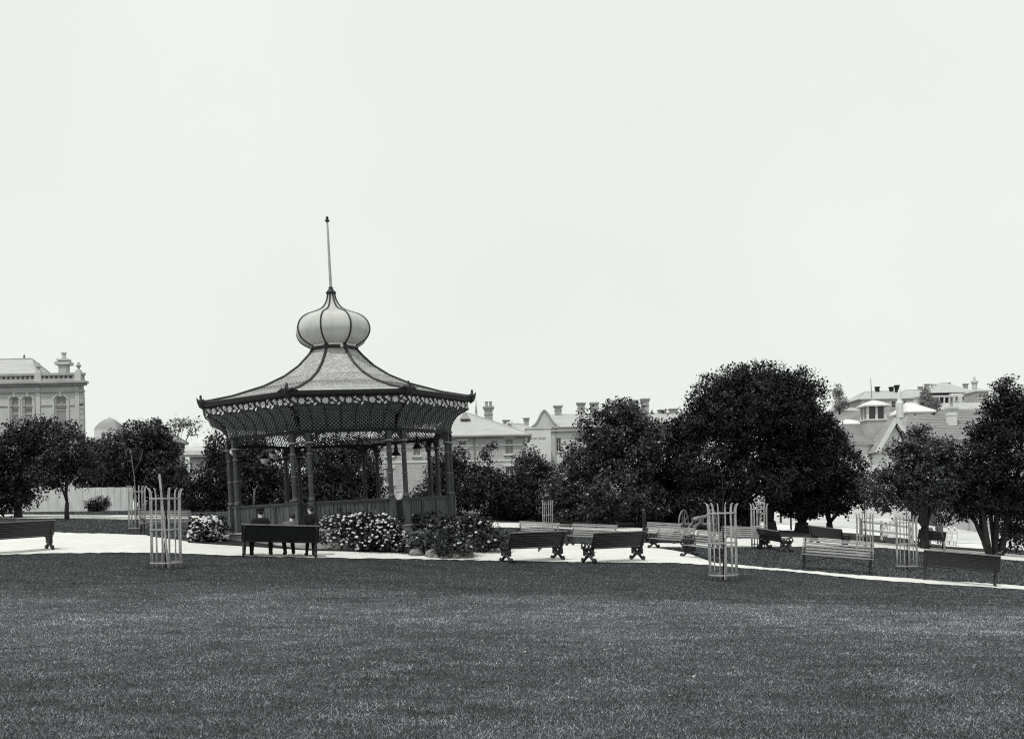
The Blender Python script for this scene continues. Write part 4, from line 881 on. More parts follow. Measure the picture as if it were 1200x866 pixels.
# girls and others under the trees at right
def far_person(u, v, label, sc, **kw):
    p = gpt(u, v); return person(label, p, kw.pop('yaw', 0), kw.pop('J', STANDJ), sc, **kw)
far_person(1112, 639, 'girl in white dress and brimmed hat, left of the pair on the road', .72, skirt=(.42, .27, M_linen), coat=M_linen, hat='brim', hatm=M_linen, yaw=.3)
far_person(1119, 640, 'girl in white dress and brimmed hat, right of the pair on the road', .74, skirt=(.42, .28, M_linen), coat=M_linen, hat='brim', hatm=M_linen, yaw=-.3)
far_person(1101, 638, 'person in a grey coat standing beside the woman on the bench', .95, coat=M_coatg, trousers=M_coatg, hat='brim', hatm=M_coat)
d16, b16 = benches[16]
b16m = Matrix.Translation(b16.location) @ b16.rotation_euler.to_matrix().to_4x4()
person('woman in white blouse and white hat sitting on the far dark bench', b16m @ Vector((.1, -.03, 0)), b16.rotation_euler.z, dict(sit()), 1.05, coat=M_linen, trousers=M_linen, hat='brim', hatm=M_linen)
far_person(1046, 632, 'woman in white dress standing behind the white rail', .95, skirt=(.10, .36, M_linen), coat=M_linen, hat='brim', hatm=M_linen)
far_person(1038, 632, 'child in white with dark hat behind the white rail', .66, skirt=(.40, .28, M_linen), coat=M_linen, hat='brim', hatm=M_coat)
# bird on the dark bench
b15 = benches[15][1]; bm15 = Matrix.Translation(b15.location) @ b15.rotation_euler.to_matrix().to_4x4()
m = MB(); m.blob((0, 0, .07), (.035, .065, .038), 2, .02); m.blob((0, -.055, .115), (.024, .026, .024), 2, 0); m.tube([(0, .05, .06), (0, .13, .03)], [.016, .006], 5); m.tube([(0, -.078, .115), (0, -.105, .11)], [.008, .002], 5)
for s in (-1, 1): m.tube([(.012 * s, 0, .045), (.012 * s, 0, 0)], .004, 4)
o = m.build('bird', M_coatg, None, True); o.location = bm15 @ Vector((-1.03, .40, .965)); o.rotation_euler = (0, 0, 1.2); tag(o, 'small dark bird perched on the right end of the dark bench', 'bird')

# ------------------------------------------------------------------ buildings
def wall_front(mb, x0, x1, z0, z1, ops, y=0.0, dep_=.25):
    xs_ = sorted({x0, x1, *[o_[0] for o_ in ops], *[o_[1] for o_ in ops]}); zs_ = sorted({z0, z1, *[o_[2] for o_ in ops], *[o_[3] for o_ in ops]})
    for xa, xb in zip(xs_[:-1], xs_[1:]):
        for za, zb in zip(zs_[:-1], zs_[1:]):
            cx_, cz_ = (xa + xb) / 2, (za + zb) / 2
            if any(o_[0] < cx_ < o_[1] and o_[2] < cz_ < o_[3] for o_ in ops): continue
            mb.add([(xa, y, za), (xb, y, za), (xb, y, zb), (xa, y, zb)], [(0, 1, 2, 3)])
    for a, b, c_, d_ in ops:
        mb.add([(a, y, c_), (b, y, c_), (b, y, d_), (a, y, d_), (a, y + dep_, c_), (b, y + dep_, c_), (b, y + dep_, d_), (a, y + dep_, d_)], [(0, 4, 5, 1), (1, 5, 6, 2), (2, 6, 7, 3), (3, 7, 4, 0)])
def walls(root, x0, x1, y0, y1, z0, z1, ops, m_, name='wall', sk=0):
    mb = MB(); wall_front(mb, x0, x1, z0, z1, ops, y0)
    mb.add([(x0, y0, z0), (x0, y0, z1), (x0, y1, z1), (x0, y1, z0)], [(0, 1, 2, 3)]); mb.add([(x1, y0, z0), (x1 - sk, y1, z0), (x1 - sk, y1, z1), (x1, y0, z1)], [(0, 1, 2, 3)]); mb.add([(x0, y1, z0), (x0, y1, z1), (x1 - sk, y1, z1), (x1 - sk, y1, z0)], [(0, 1, 2, 3)])
    return mb.build(name, m_, root)
def window(root, a, b, c_, d_, y=0.0, pane=None, frame=None, rails=1, mull=1):
    f = MB(); t = .07; yy = y + .12
    f.box(((a + b) / 2, yy, c_ + t / 2), (b - a, .08, t)); f.box(((a + b) / 2, yy, d_ - t / 2), (b - a, .08, t))
    for x in (a + t / 2, b - t / 2): f.box((x, yy, (c_ + d_) / 2), (t, .08, d_ - c_ - 2 * t))
    for i in range(rails): f.box(((a + b) / 2, yy + .002, c_ + (d_ - c_) * (i + 1) / (rails + 1)), (b - a - 2 * t, .06, t * .8))
    for i in range(mull): f.box((a + (b - a) * (i + 1) / (mull + 1), yy + .004, (c_ + d_) / 2), (t * .6, .05, d_ - c_ - 2 * t))
    f.box(((a + b) / 2, y - .05, c_ - .06), (b - a + .3, .22, .11))
    w_ = f.build('window', frame or M_white, root)
    p_ = MB(); p_.add([(a, yy + .05, c_), (b, yy + .05, c_), (b, yy + .05, d_), (a, yy + .05, d_)], [(0, 1, 2, 3)]); p_.build('pane', pane or M_win, w_)
    return w_
def hip_roof(root, x0, x1, y0, y1, z, h, m_, over=.4, inset=None, inset_r=None, th=.18):
    a, b, c_, d_ = x0 - over, x1 + over, y0 - over, y1 + over; dp = (d_ - c_) / 2; i0 = dp if inset is None else inset; i1 = i0 if inset_r is None else inset_r
    ym = (c_ + d_) / 2; mb = MB()
    mb.add([(a, c_, z), (b, c_, z), (b, d_, z), (a, d_, z), (a + i0, ym, z + h), (b - i1, ym, z + h)], [(0, 1, 5, 4), (1, 2, 5), (2, 3, 4, 5), (3, 0, 4)])
    mb.box(((a + b) / 2, ym, z - th / 2 - .002), (b - a, d_ - c_, th))
    r_ = mb.build('roof', m_, root)
    rg = MB(); rg.tube([(a + i0, ym, z + h + .03), (b - i1, ym, z + h + .03)], .09, 6)
    for p0, p1 in (((a, c_), a + i0), ((a, d_), a + i0), ((b, c_), b - i1), ((b, d_), b - i1)): rg.tube([(p0[0], p0[1], z + .03), (p1, ym, z + h + .03)], .07, 6)
    rg.build('ridge_cap', m_, r_); return r_
def chimney(parent, x, y, z0, z1, w_=.7, m_=None, pots=2):
    mb = MB(); h = z1 - z0; mb.box((x, y, z0 + h * .42), (w_, w_, h * .84)); mb.box((x, y, z0 + h * .60), (w_ * 1.12, w_ * 1.12, h * .05)); mb.box((x, y, z0 + h * .87), (w_ * 1.25, w_ * 1.25, h * .07)); mb.box((x, y, z0 + h * .95), (w_ * 1.4, w_ * 1.4, h * .08))
    c_ = mb.build('chimney', m_ or M_chim, parent)
    for i in range(pots):
        p_ = MB(); p_.lathe([(w_ * .2, z1 - .02), (w_ * .17, z1 + w_ * .5), (w_ * .22, z1 + w_ * .52), (w_ * .22, z1 + w_ * .62)], 8, (x + (i - (pots - 1) / 2) * w_ * .5, y, 0)); p_.build('chimney_pot', M_chim, c_)
    return c_
class Frame:
    """a facade plane facing the camera at depth d: turns picture positions into local x, z"""
    def __init__(s, u0, d, label, name, cat='house', yawh=0.0):
        s.d = d; p = stand(u0, d); p.z -= .3; s.o = p; s.root = empty(name, p, yawh, label, cat)
    def x(s, u, y=0): return at(u, 540, s.d + y).x - s.o.x
    def z(s, v, y=0): return at(s.u, v, s.d + y).z - s.o.z
# --- Italianate building at the left
f = Frame(50, 110, 'grand stucco building with balustraded parapet, urns and arched windows', 'stucco_building', 'building'); f.u = 60
X0, X1 = f.x(-110), f.x(99.5); zc = f.z(450); zp = f.z(438); zb = 0
wins = [(14, 23, 465, 505), (29, 39, 465, 505), (66, 79, 465, 496)]
wins += [(-16, -6, 465, 505), (-34, -24, 465, 505), (-75, -62, 465, 496)]
ops = [(f.x(a), f.x(b), f.z(d_), f.z(c_)) for a, b, c_, d_ in wins]
lower = [(a, b, c_ - 5.2, c_ - 2.2) for a, b, c_, d_ in ops if c_ - 5.2 > .5]
walls(f.root, X0, X1, 0, 14, zb, zc, ops + lower, M_stucco, sk=6.1)
for a, b, c_, d_ in ops:
    w_ = window(f.root, a, b, c_, d_, 0, M_blind, M_white, 1, 0)
    r = (b - a) / 2; cx_ = (a + b) / 2; zs = d_ - r * .6
    m = MB(); prev = None     # corners that make the head an arch
    for s in (-1, 1):
        poly = [(cx_ + s * r, d_)] + [(cx_ + s * r * sin(R(q)), zs + r * .6 * cos(R(q))) for q in (0, 20, 40, 60, 75, 90)]
        m.prism(poly if s < 0 else poly[::-1], .01, .2)
    m.build('arch_corner', M_stucco, f.root)
    m = MB(); m.tube([(cx_ + (r + .22) * sin(R(q)), -.04, zs + (r * .6 + .22) * cos(R(q))) for q in range(-90, 91, 15)], .12, 6); m.box((cx_, -.08, zs + r * .6 + .3), (.3, .22, .5))
    m.box((cx_ - r - .22, -.05, (zs + c_) / 2), (.2, .12, zs - c_)); m.box((cx_ + r + .22, -.05, (zs + c_) / 2), (.2, .12, zs - c_)); m.build('hood_mould', M_stucco, f.root)
for a, b, c_, d_ in lower: window(f.root, a, b, c_, d_, 0, M_win, M_white, 1, 0)
m = MB(); L_ = X1 - X0; xm_ = (X0 + X1) / 2
m.box((xm_, -.25, zc + .12), (L_ + 1.0, 1.0, .24)); m.box((xm_, -.12, zc - .12), (L_ + .7, .6, .22)); m.box((xm_, -.06, f.z(459)), (L_ + .3, .24, .22)); m.box((xm_, -.04, f.z(475)), (L_, .1, .14))
m.build('cornice', M_stone, f.root)
m = MB(); m.box((xm_, -.1, zp - .1), (L_ + .4, .55, .26)); m.box((xm_, -.1, zc + .4), (L_ + .2, .5, .30)); m.build('parapet_coping', M_stone, f.root)
bl = MB(); zb0, zb1 = zc + .55, zp - .23
for u in np.arange(-108, 98, 5.6):
    if min(abs(u - 48), abs(u - 95), abs(u + 20)) < 4: continue
    bl.lathe([(.10, zb0), (.17, zb0 + .25 * (zb1 - zb0)), (.08, zb0 + .7 * (zb1 - zb0)), (.14, zb1)], 6, (f.x(u), -.1, 0))
bl.build('balustrade', M_stucco, f.root)['kind'] = 'stuff'; m = MB(); m.box((xm_, .25, (zb0 + zb1) / 2), (L_, .1, zb1 - zb0)); m.build('parapet_wall', M_stone, f.root)
for u in (48, 94.5, -20):
    m = MB(); m.box((f.x(u), -.12, (zc + zp) / 2 + .1), (.75, .7, zp - zc)); m.box((f.x(u), -.1, zp + .18), (.5, .5, .36)); m.build('pier', M_stucco, f.root)
    m = MB(); m.lathe([(.20, zp + .36), (.1, zp + .5), (.14, zp + .6), (.30, zp + .85), (.26, zp + .95), (.1, zp + 1.1), (.16, zp + 1.2)], 10, (f.x(u), -.1, 0)); m.build('urn', M_stone, f.root)
m = MB()      # quoins at the corner, each stone proud
for i in range(int(zc / .62)): m.box((X1 - .32, -.03, .35 + .62 * i), (.75 if i % 2 else .55, .12, .54))
m.build('quoin', M_stone, f.root); f.root.children[-1]['kind'] = 'stuff'
m = MB()
for u in (46, 92): m.box((f.x(u), -.05, (zc - .3) / 2), (.5, .14, zc - .35))
m.build('pilaster', M_stucco, f.root)
rf = hip_roof(f.root, f.x(-100), f.x(34), 2.5, 10.5, zp - .8, f.z(421, 7) - zp + .8, M_slate, .3, 3)
ch = MB(); xx_ = f.x(77, 3); ch.box((xx_, 3, f.z(434, 3)), (.95, .9, 2.2)); ch.box((xx_, 3, f.z(426.5, 3)), (1.7, 1.3, .36)); ch.box((xx_, 3, f.z(424.5, 3)), (.95, .9, .3)); ch.box((xx_, 3, f.z(422.5, 3)), (1.3, 1.1, .22)); ch.lathe([(.3, 0), (.22, .5), (.36, .62), (.26, .75)], 8, (xx_, 3, f.z(420.5, 3))); ch.build('chimney', M_stucco, f.root)
m = MB(); m.lathe([(.16, 0), (.12, .4), (.05, .7)], 8, (f.x(30.5, 7), 7, f.z(421.5, 7))); m.build('roof_finial', M_mark, rf)
# --- turret building
f = Frame(124, 105, 'small pale turret with dark pointed roof between the left trees', 'turret_house'); f.u = 124
k = f.d / F
walls(f.root, f.x(111), f.x(137), 0, 2.6, 0, f.z(503), [(f.x(119), f.x(124), f.z(514), f.z(507)), (f.x(126), f.x(131), f.z(514), f.z(507))], M_stuccow)
for a, b in ((119, 124), (126, 131)): window(f.root, f.x(a), f.x(b), f.z(514), f.z(507), 0, rails=0, mull=0)
m = MB(); cx_ = f.x(124); hw = 1.25; z0 = f.z(503.5)
m.lathe([(hw * 1.48, 0), (hw * 1.3, .35), (hw * .95, .85), (hw * .5, 1.2), (hw * .12, 1.4), (.03, 1.5)], 4, (cx_, 1.3, z0), R(45)); m.build('roof', M_slated, f.root)
# --- curved white roof left of the bandstand
f = Frame(245, 84, 'white cottage with curved hipped roof left of the bandstand', 'cottage'); f.u = 235
zE = f.z(533); walls(f.root, f.x(222), f.x(300), 0, 6, 0, zE, [(f.x(240), f.x(248), f.z(556), f.z(541))], M_stuccow); window(f.root, f.x(240), f.x(248), f.z(556), f.z(541))
m = MB(); xa, xb = f.x(217), f.x(305); hR = f.z(507) - zE; N_ = 8; vs = []
for i in range(N_ + 1):
    q = i / N_ * R(90); ins = 2.9 * (1 - cos(q)); zz_ = zE + hR * sin(q)
    vs += [(xa + ins, -.5 + ins, zz_), (xb - ins, -.5 + ins, zz_), (xb - ins, 6.5 - ins, zz_), (xa + ins, 6.5 - ins, zz_)]
m.add(vs, [(4 * i + j, 4 * i + (j + 1) % 4, 4 * i + 4 + (j + 1) % 4, 4 * i + 4 + j) for i in range(N_) for j in range(4)] + [tuple(4 * N_ + j for j in range(4)), (3, 2, 1, 0)])
m.build('roof', M_white, f.root, False); m = MB(); m.box(((xa + xb) / 2, -.52, zE - .12), (xb - xa, .12, .16)); m.build('gutter', M_slated, f.root)
f = Frame(186, 100, 'dark chimney stack poking above the left trees', 'chimney_house'); f.u = 186
walls(f.root, f.x(178), f.x(198), 0, 5, 0, f.z(516), [], M_stone); hip_roof(f.root, f.x(178), f.x(198), 0, 5, f.z(516), .8, M_slated, .3, .8); chimney(f.root, f.x(186, 2), 2, f.z(510, 2), f.z(491, 2), .42, M_bark, 1)
# --- brick house right of the bandstand
f = Frame(560, 96, 'pale brick house with slate hip roof behind the bandstand', 'brick_house'); f.u = 560
X0, X1 = f.x(424), f.x(618); zE = f.z(510)
wl = [(592, 602, 533, 515), (592, 602, 566, 547), (537.5, 547, 524, 516.5), (566, 575, 566, 547), (452, 461, 533, 515), (484, 493, 533, 515), (452, 461, 566, 547)]
ops = [(f.x(a), f.x(b), f.z(c_), f.z(d_)) for a, b, c_, d_ in wl]
walls(f.root, X0, X1, 0, 10, 0, zE, ops, M_brick)
for i, (a, b, c_, d_) in enumerate(ops):
    window(f.root, a, b, c_, d_, 0, M_win if i in (1, 2, 3) else M_blind, M_white, 1 if i != 2 else 0, 1)
    m = MB(); m.box(((a + b) / 2, -.03, d_ + .13), (b - a + .35, .1, .24)); m.build('lintel', M_stuccow, f.root)
m = MB()
for v in (522, 540): m.box(((X0 + X1) / 2, -.02, f.z(v)), (X1 - X0 + .05, .08, .16))
m.build('string_course', M_stuccow, f.root)
m = MB()
for i in range(int(zE / .5)): m.box((X1 - .2, -.02, .25 + .5 * i), (.5 if i % 2 else .36, .08, .42))
m.build('quoin', M_stuccow, f.root)['kind'] = 'stuff'
rf = hip_roof(f.root, X0, X1, 0, 10, zE, f.z(484, 5) - zE, M_slate, .45, 4.5, 6.6)
m = MB(); m.box(((X0 + X1) / 2, -.52, zE - .12), (X1 - X0 + 1, .12, .14)); m.build('gutter', M_slated, f.root)
m = MB(); m.tube([(f.x(556), -.1, zE - .2), (f.x(556), -.1, .3)], .07, 6); m.tube([(f.x(614.5), -.1, zE - .2), (f.x(614.5), -.1, .3)], .07, 6); m.build('downpipe', M_slated, f.root)
chimney(rf, f.x(573.5, 5.5), 5.5, f.z(500, 5.5), f.z(476.5, 5.5), .85, M_chim, 2)
m = MB(); m.prism([(f.x(540, 3), f.z(491, 3)), (f.x(552, 3), f.z(491, 3)), (f.x(546, 3), f.z(481.5, 3))], 2.6, 6); m.build('roof_gable', M_slate, rf)
m = MB(); m.lathe([(.18, 0), (.1, .4), (.14, .5), (.04, 1.4), (.02, 1.9)], 8, (f.x(559, 5.2), 5.2, f.z(488, 5.2))); m.build('roof_finial', M_stone, rf)
# --- roofs beyond
f = Frame(605, 125, 'low grey gabled roofs just beyond the brick house', 'gabled_house'); f.u = 605
walls(f.root, f.x(582), f.x(640), 0, 8, 0, f.z(506), [], M_stucco); rf = hip_roof(f.root, f.x(582), f.x(632), 0, 8, f.z(506), f.z(494) - f.z(506), M_slate, .3, 1.5, 2.5)
m = MB(); m.prism([(f.x(588), f.z(506)), (f.x(606), f.z(506)), (f.x(597), f.z(495))], -.4, 3.5); m.build('roof_gable', M_slate, rf)
m = MB(); m.bar((f.x(600), -.5, f.z(495)), (f.x(607), -.5, f.z(505)), .2, .3); m.bar((f.x(597), -.5, f.z(494.5)), (f.x(588), -.5, f.z(505.5)), .2, .3); m.build('bargeboard', M_white, rf)
chimney(rf, f.x(594, 3), 3, f.z(500, 3), f.z(492, 3), .8, M_chim, 0); chimney(rf, f.x(617.5, 4.2), 4.2, f.z(498, 4), f.z(490, 4.2), .7, M_chim, 0)
f = Frame(634, 115, 'plain white building with faint painted lettering on its wall', 'signed_building', 'building'); f.u = 634
walls(f.root, f.x(617), f.x(646), 0, 6, 0, f.z(502), [], M_stuccow); m = MB(); m.box((f.x(631.5), 3, f.z(502) + .06), (f.x(646) - f.x(617) + .2, 6.2, .16)); m.build('coping', M_stuccow, f.root)
m = MB()
for i, u in enumerate(np.arange(621.4, 640.4, .95)):
    if i in (4, 9, 10): continue
    hh = .26; m.box((f.x(u), -.015, f.z(513.5)), (.045, .02, hh)); m.box((f.x(u) + .035, -.015, f.z(513.5) + (.11 if i % 2 else -.1)), (.05, .02, .04))
m.build('lettering', M_slated, f.root)['kind'] = 'stuff'
# --- curved gable terrace
f = Frame(700, 130, 'long terrace with curved Dutch gable and a row of chimneys', 'terrace', 'building'); f.u = 700
X0, X1 = f.x(624), f.x(812); zE = f.z(500); walls(f.root, X0, X1, 0, 9, 0, zE, [(f.x(652), f.x(658), f.z(528), f.z(512)), (f.x(634), f.x(641), f.z(525), f.z(510))], M_stuccow)
for a, b, c_, d_ in ((652, 658, 528, 512), (634, 641, 525, 510)): window(f.root, f.x(a), f.x(b), f.z(c_), f.z(d_))
m = MB(); a, b, c_, d_ = X0 + 1.5, X1 + .4, -.5, 9.5; zr = f.z(484.5, 4.5)
m.add([(a, c_, zE), (b, c_, zE), (b, 4.5, zr), (a, 4.5, zr), (a, d_, zE), (b, d_, zE)], [(0, 1, 2, 3), (3, 2, 5, 4), (0, 3, 4), (1, 5, 2), (0, 4, 5, 1)]); rf = m.build('roof', M_slate, f.root)
G = [(623.5, 500), (629, 495), (632.5, 489), (634.5, 484.5), (637, 481), (638.7, 480), (640.4, 481), (643, 484.5), (645.5, 489), (650, 495), (656, 500)]
poly = [(f.x(u), f.z(v)) for u, v in G]; m = MB(); cxg = f.x(639)
for (xa, za), (xb, zb_) in zip(poly[:-1], poly[1:]): m.add([(xa, y_, z_) for y_ in (-.35, .3) for xx__, z_ in ((0, 0),)][:0] + [(xa, -.35, zE), (xb, -.35, zE), (xb, -.35, zb_), (xa, -.35, za), (xa, .3, zE), (xb, .3, zE), (xb, .3, zb_), (xa, .3, za)], [(0, 1, 2, 3), (7, 6, 5, 4), (3, 2, 6, 7)])
m.build('gable', M_stucco, f.root); m = MB(); m.tube([(x, -.36, z) for x, z in poly], .16, 6); m.build('gable_coping', M_stone, f.root)
m = MB(); m.box((f.x(640), -.4, zE), (f.x(656) - f.x(624), .3, .22)); m.box(((X0 + X1) / 2, -.3, f.z(504)), (X1 - X0, .4, .22)); m.build('cornice', M_stone, f.root)
m = MB(); m.box((f.x(648.5), -.12, zE / 2), (.5, .3, zE)); m.build('pilaster', M_stucco, f.root)
for u, v0, v1 in [(655, 487, 474.5), (682, 487, 471.5), (697.5, 487, 471.5), (743.5, 487, 469.5), (757, 487, 468), (777, 490, 481.5), (790, 490, 480.5)]: chimney(rf, f.x(u, 4.5), 4.5, f.z(v0 + 2, 4.5), f.z(v1, 4.5), .95, M_chim, 0)
# --- cottage with the lantern at the right
f = Frame(1035, 88, 'shingled cottage with a white roof lantern and bargeboarded gable', 'lantern_cottage'); f.u = 1030
zE = f.z(521); X0, X1 = f.x(1003), f.x(1046); walls(f.root, X0, X1, 0, 6, 0, zE, [(f.x(1020), f.x(1026), f.z(545), f.z(528))], M_stuccow); window(f.root, f.x(1020), f.x(1026), f.z(545), f.z(528))
m = MB(); zr = f.z(499, 3); a, b = X0 - .3, X1 + .3
m.add([(a, -.4, zE), (b, -.4, zE), (b, 3, zr), (a, 3, zr), (a, 6.4, zE), (b, 6.4, zE)], [(0, 1, 2, 3), (3, 2, 5, 4), (0, 3, 4), (1, 5, 2), (0, 4, 5, 1)]); rf = m.build('roof', M_slated, f.root)
crs = MB()
for i in range(9):
    t = (i + .5) / 9; crs.bar((a, -.4 + 3.4 * t - .05, zE + (zr - zE) * t + .06), (b, -.4 + 3.4 * t - .05, zE + (zr - zE) * t + .06), .05, .07)
crs.build('shingle_course', M_slated, rf)['kind'] = 'stuff'
lx0, lx1 = f.x(1013, 1.6), f.x(1035, 1.6); lc = (lx0 + lx1) / 2; lw = lx1 - lx0; lt = empty('lantern', (0, 0, 0)); lt.parent = f.root
m = MB(); m.box((lc, 1.6, (f.z(520, 1.6) + f.z(493, 1.6)) / 2), (lw * 1.02, lw * 1.02, f.z(493, 1.6) - f.z(520, 1.6))); m.build('lantern_base', M_stone, lt)
m = MB(); m.box((lc, 1.6, f.z(492.5, 1.6)), (lw * 1.15, lw * 1.15, .12)); m.build('lantern_sill', M_white, lt)
z0, z1 = f.z(492, 1.6), f.z(477, 1.6)
pme = MB().box((0, 0, 0), (.20, .20, z1 - z0)).mesh('lantern_post', M_white)
for sx in (-1, 0, 1):
    for sy in (-1, 0, 1):
        if sx or sy: q = bpy.data.objects.new('lantern_post', pme); C.objects.link(q); q.parent = lt; q.location = (lc + sx * lw * .46, 1.6 + sy * lw * .46, (z0 + z1) / 2)
m = MB(); m.box((lc, 1.6, (z0 + z1) / 2), (lw * .8, lw * .8, z1 - z0)); m.build('lantern_glass', M_win, lt)
m = MB(); m.lathe([(lw * .98, 0), (lw * .98, .10), (lw * .72, .28), (lw * .5, .45), (lw * .2, .6), (.05, .66)], 4, (lc, 1.6, z1), R(45)); m.build('lantern_roof', M_white, lt)
m = MB(); m.tube([(f.x(1023, 1.6), 1.6, f.z(469, 1.6)), (f.x(1022, 1.6), 1.6, f.z(443, 1.6))], [.05, .03], 6); m.build('flagpole', M_slated, lt)
# gable wing
ax, az = f.x(1051, -2.4), f.z(492, -2.4); gx0, gz0 = f.x(1028, -2.4), f.z(530, -2.4); gx1 = ax + (ax - gx0)
m = MB(); m.prism([(gx0 + .3, gz0 - .2), (gx1 - .3, gz0 - .2), (ax, az - .5)], -2.0, 3); m.box((ax, .5, (gz0 - .2) / 2), (gx1 - gx0 - .8, 4.9, gz0 - .2)); m.build('gable_wall', M_stuccow, f.root)
m = MB(); m.add([(gx0, -2.4, gz0), (ax, -2.4, az), (ax, 4, az), (gx0, 4, gz0), (gx1, -2.4, gz0), (gx1, 4, gz0)], [(0, 1, 2, 3), (1, 4, 5, 2)]); m.build('gable_roof', M_slated, f.root)
m = MB(); m.bar((gx0, -2.5, gz0), (ax, -2.5, az + .05), .12, .36); m.bar((gx1, -2.5, gz0), (ax + .02, -2.49, az + .05), .12, .36); m.build('bargeboard', M_white, f.root)
m = MB()
for i in range(12):
    for gx in (gx0, gx1):
        t = .08 + i * .075; m.box((gx + (ax - gx) * t, -2.3, gz0 + (az - gz0) * t - .34), (.13, .25, .2))
m.build('dentil', M_slated, f.root)['kind'] = 'stuff'
m = MB(); m.lathe([(.34, 0), (.34, 1.4), (.22, 1.6), (.18, 2.4), (.06, 2.7)], 8, (f.x(1055.5, 1), 1, f.z(490, 1))); m.build('finial', M_stuccow, f.root)
# --- long shingled roof and pale chimney
f = Frame(1112, 122, 'long grey shingled roof with a tall white chimney', 'long_house'); f.u = 1112
zE = f.z(516); X0, X1 = f.x(1058), f.x(1190); walls(f.root, X0, X1, 0, 12, 0, zE, [], M_stuccow)
m = MB(); a, b = X0, X1; zr = f.z(486, 6)
m.add([(a, -.4, zE), (b, -.4, zE), (b, 6, zr), (a + 3.2, 6, zr), (a, 12.4, zE), (b, 12.4, zE)], [(0, 1, 2, 3), (3, 2, 5, 4), (0, 3, 4), (1, 5, 2), (0, 4, 5, 1)]); rf = m.build('roof', M_slated, f.root)
crs = MB()
for i in range(16):
    t = (i + .5) / 16; crs.bar((a + 3.2 * t, -.4 + 6.4 * t - .05, zE + (zr - zE) * t + .05), (b, -.4 + 6.4 * t - .05, zE + (zr - zE) * t + .05), .05, .06)
crs.build('shingle_course', M_slated, rf)['kind'] = 'stuff'
chimney(rf, f.x(1116, 3.5), 3.5, f.z(501, 3.5), f.z(477, 3.5), 1.0, M_stuccow, 1)
# --- hill houses
f = Frame(1078, 152, 'small white hip-roofed house below the cypress', 'hip_house'); f.u = 1078
walls(f.root, f.x(1066), f.x(1092), 0, 6, 0, f.z(482), [(f.x(1072), f.x(1075), f.z(490), f.z(484.5))], M_stuccow); window(f.root, f.x(1072), f.x(1075), f.z(490), f.z(484.5), rails=0, mull=0); hip_roof(f.root, f.x(1065), f.x(1093), 0, 6, f.z(482), f.z(472, 3) - f.z(482), M_stuccow, .5, 1.4, 2.4)
f = Frame(1040, 250, 'grey hilltop villa with dark chimneys, left of the cypress', 'hill_villa'); f.u = 1040
wl = [(1046, 1051, 478, 470), (1015, 1019, 478, 470), (1028, 1032, 478, 470), (1060, 1064, 478, 470)]; ops = [(f.x(a), f.x(b), f.z(c_), f.z(d_)) for a, b, c_, d_ in wl]
walls(f.root, f.x(1010), f.x(1071), 0, 12, 0, f.z(467), ops, M_stone)
for o_ in ops: window(f.root, *o_, rails=1, mull=0)
rf = hip_roof(f.root, f.x(1008), f.x(1072), 0, 12, f.z(467), f.z(458.5, 6) - f.z(467), M_slate, .3, 4)
for u, v in ((1029.5, 453), (1046, 453.5), (1052.5, 451.5)): chimney(rf, f.x(u, 6), 6, f.z(461, 6), f.z(v, 6), .9, M_bark, 0)
f = Frame(1110, 262, 'long white hilltop villa with verandah posts and many chimneys', 'hill_villa'); f.u = 1110
wl = [(1121, 1124, 470, 465), (1129, 1132, 470, 465)]; ops = [(f.x(a), f.x(b), f.z(c_), f.z(d_)) for a, b, c_, d_ in wl]
walls(f.root, f.x(1060), f.x(1160), 3, 14, 0, f.z(463), [], M_stuccow); walls(f.root, f.x(1117), f.x(1146), 0, 3.2, 0, f.z(461), ops, M_stuccow, 'front_wall')
for o_ in ops: window(f.root, *o_, rails=1, mull=0)
rf = hip_roof(f.root, f.x(1058), f.x(1162), 3, 14, f.z(463), f.z(455, 8.5) - f.z(463, 3), M_slate, .4, 5)
m = MB(); m.lathe([(9.5, 0), (.5, 3.6)], 4, (f.x(1106, 8), 8, f.z(463, 8)), R(45)); m.build('pavilion_roof', M_slate, rf)
m = MB(); m.add([(f.x(1094), -.6, f.z(464.5)), (f.x(1119), -.6, f.z(464.5)), (f.x(1119), 3, f.z(461)), (f.x(1094), 3, f.z(461))], [(0, 1, 2, 3)]); m.box((f.x(1106.5), -.5, f.z(465.2)), (f.x(1119) - f.x(1094), .2, .3)); vr = m.build('verandah_roof', M_slate, f.root)
for u in (1095, 1101, 1107, 1113, 1118): m = MB(); m.box((f.x(u), -.4, f.z(468.5)), (.35, .35, 1.7)); m.build('verandah_post', M_white, f.root)
m = MB(); m.box((f.x(1106.5), .8, f.z(475)), (f.x(1119) - f.x(1094), 3, 1.2)); m.build('verandah_wall', M_stuccow, f.root)
m = MB(); m.box((f.x(1106.5), 2.9, f.z(468.5)), (f.x(1118) - f.x(1095), .15, 1.6)); m.build('verandah_shade', M_win, f.root)
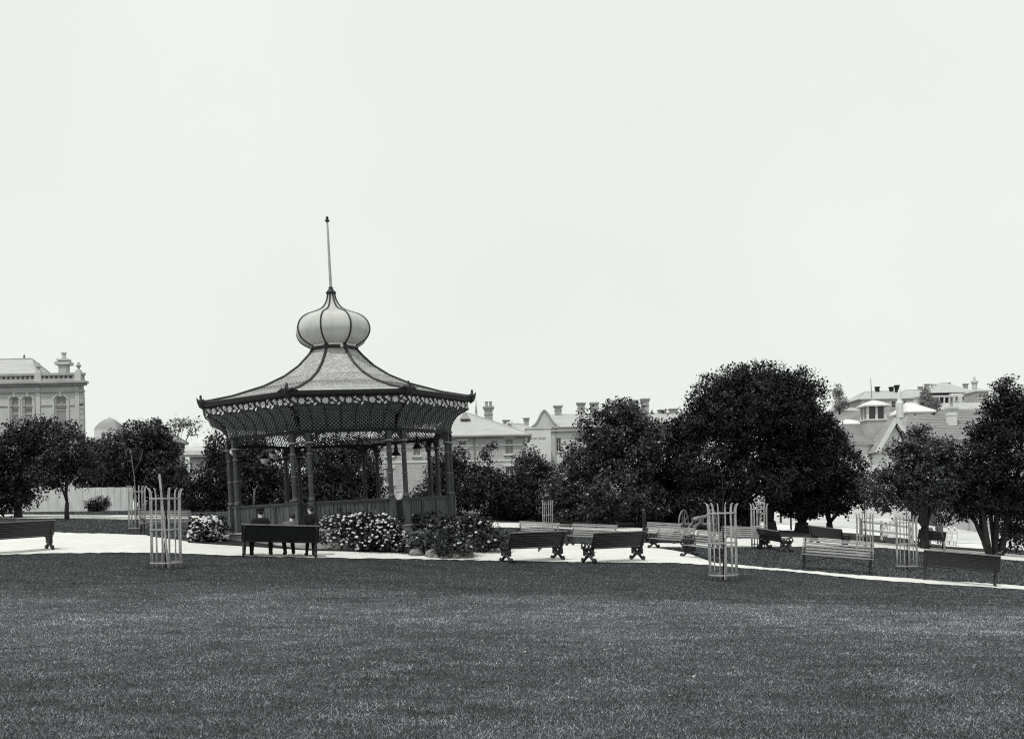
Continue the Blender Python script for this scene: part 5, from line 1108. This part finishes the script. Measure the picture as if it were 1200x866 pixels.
for u, v in ((1080, 452.5), (1088, 449.5), (1095.5, 449.5), (1112, 448.5), (1133, 450)): chimney(rf, f.x(u, 8.5), 8.5, f.z(459, 8.5), f.z(v, 8.5), 1.0, M_chim if u != 1095.5 else M_stuccow, 0)
m = MB(); m.lathe([(.8, 0), (.7, 1.4), (1.05, 1.6), (1.05, 2.1), (.5, 2.3), (.3, 3.2), (.1, 3.5)], 8, (f.x(1143.5, 9), 9, f.z(456, 9))); m.build('turret', M_stucco, rf)
f = Frame(1152, 250, 'narrow grey gabled house right of the long villa', 'hill_house'); f.u = 1152
walls(f.root, f.x(1146), f.x(1160), 0, 7, 0, f.z(458), [(f.x(1149), f.x(1151), f.z(466), f.z(461)), (f.x(1154), f.x(1156), f.z(466), f.z(461))], M_stone); hip_roof(f.root, f.x(1146), f.x(1160), 0, 7, f.z(458), .9, M_slate, .3, 1.5)
for a, b in ((1149, 1151), (1154, 1156)): window(f.root, f.x(a), f.x(b), f.z(466), f.z(461), rails=0, mull=0)
f = Frame(992, 240, 'pale low house beside the slim grey tree', 'hill_house'); f.u = 992
walls(f.root, f.x(978), f.x(1008), 0, 8, 0, f.z(481), [(f.x(985), f.x(988), f.z(490), f.z(484))], M_stuccow); window(f.root, f.x(985), f.x(988), f.z(490), f.z(484), rails=0, mull=0); hip_roof(f.root, f.x(978), f.x(1008), 0, 8, f.z(481), f.z(473) - f.z(481), M_slate, .4, 3)
f = Frame(1004, 170, 'pale cottage roof left of the lantern', 'hill_house'); f.u = 1004
walls(f.root, f.x(990), f.x(1012), 0, 6, 0, f.z(496), [], M_stuccow); hip_roof(f.root, f.x(990), f.x(1012), 0, 6, f.z(496), f.z(490) - f.z(496), M_stuccow, .3, 1.5)
board_fence(Vector((at(1098, 482, 235).x, 235, H(at(1098, 482, 235).x, 235))), Vector((at(1165, 480, 225).x, 225, H(at(1165, 480, 225).x, 225))), 1.6, 1.0, M_stuccow, 'low white wall across the hillside below the villa', 'hillside_wall', cat='wall')
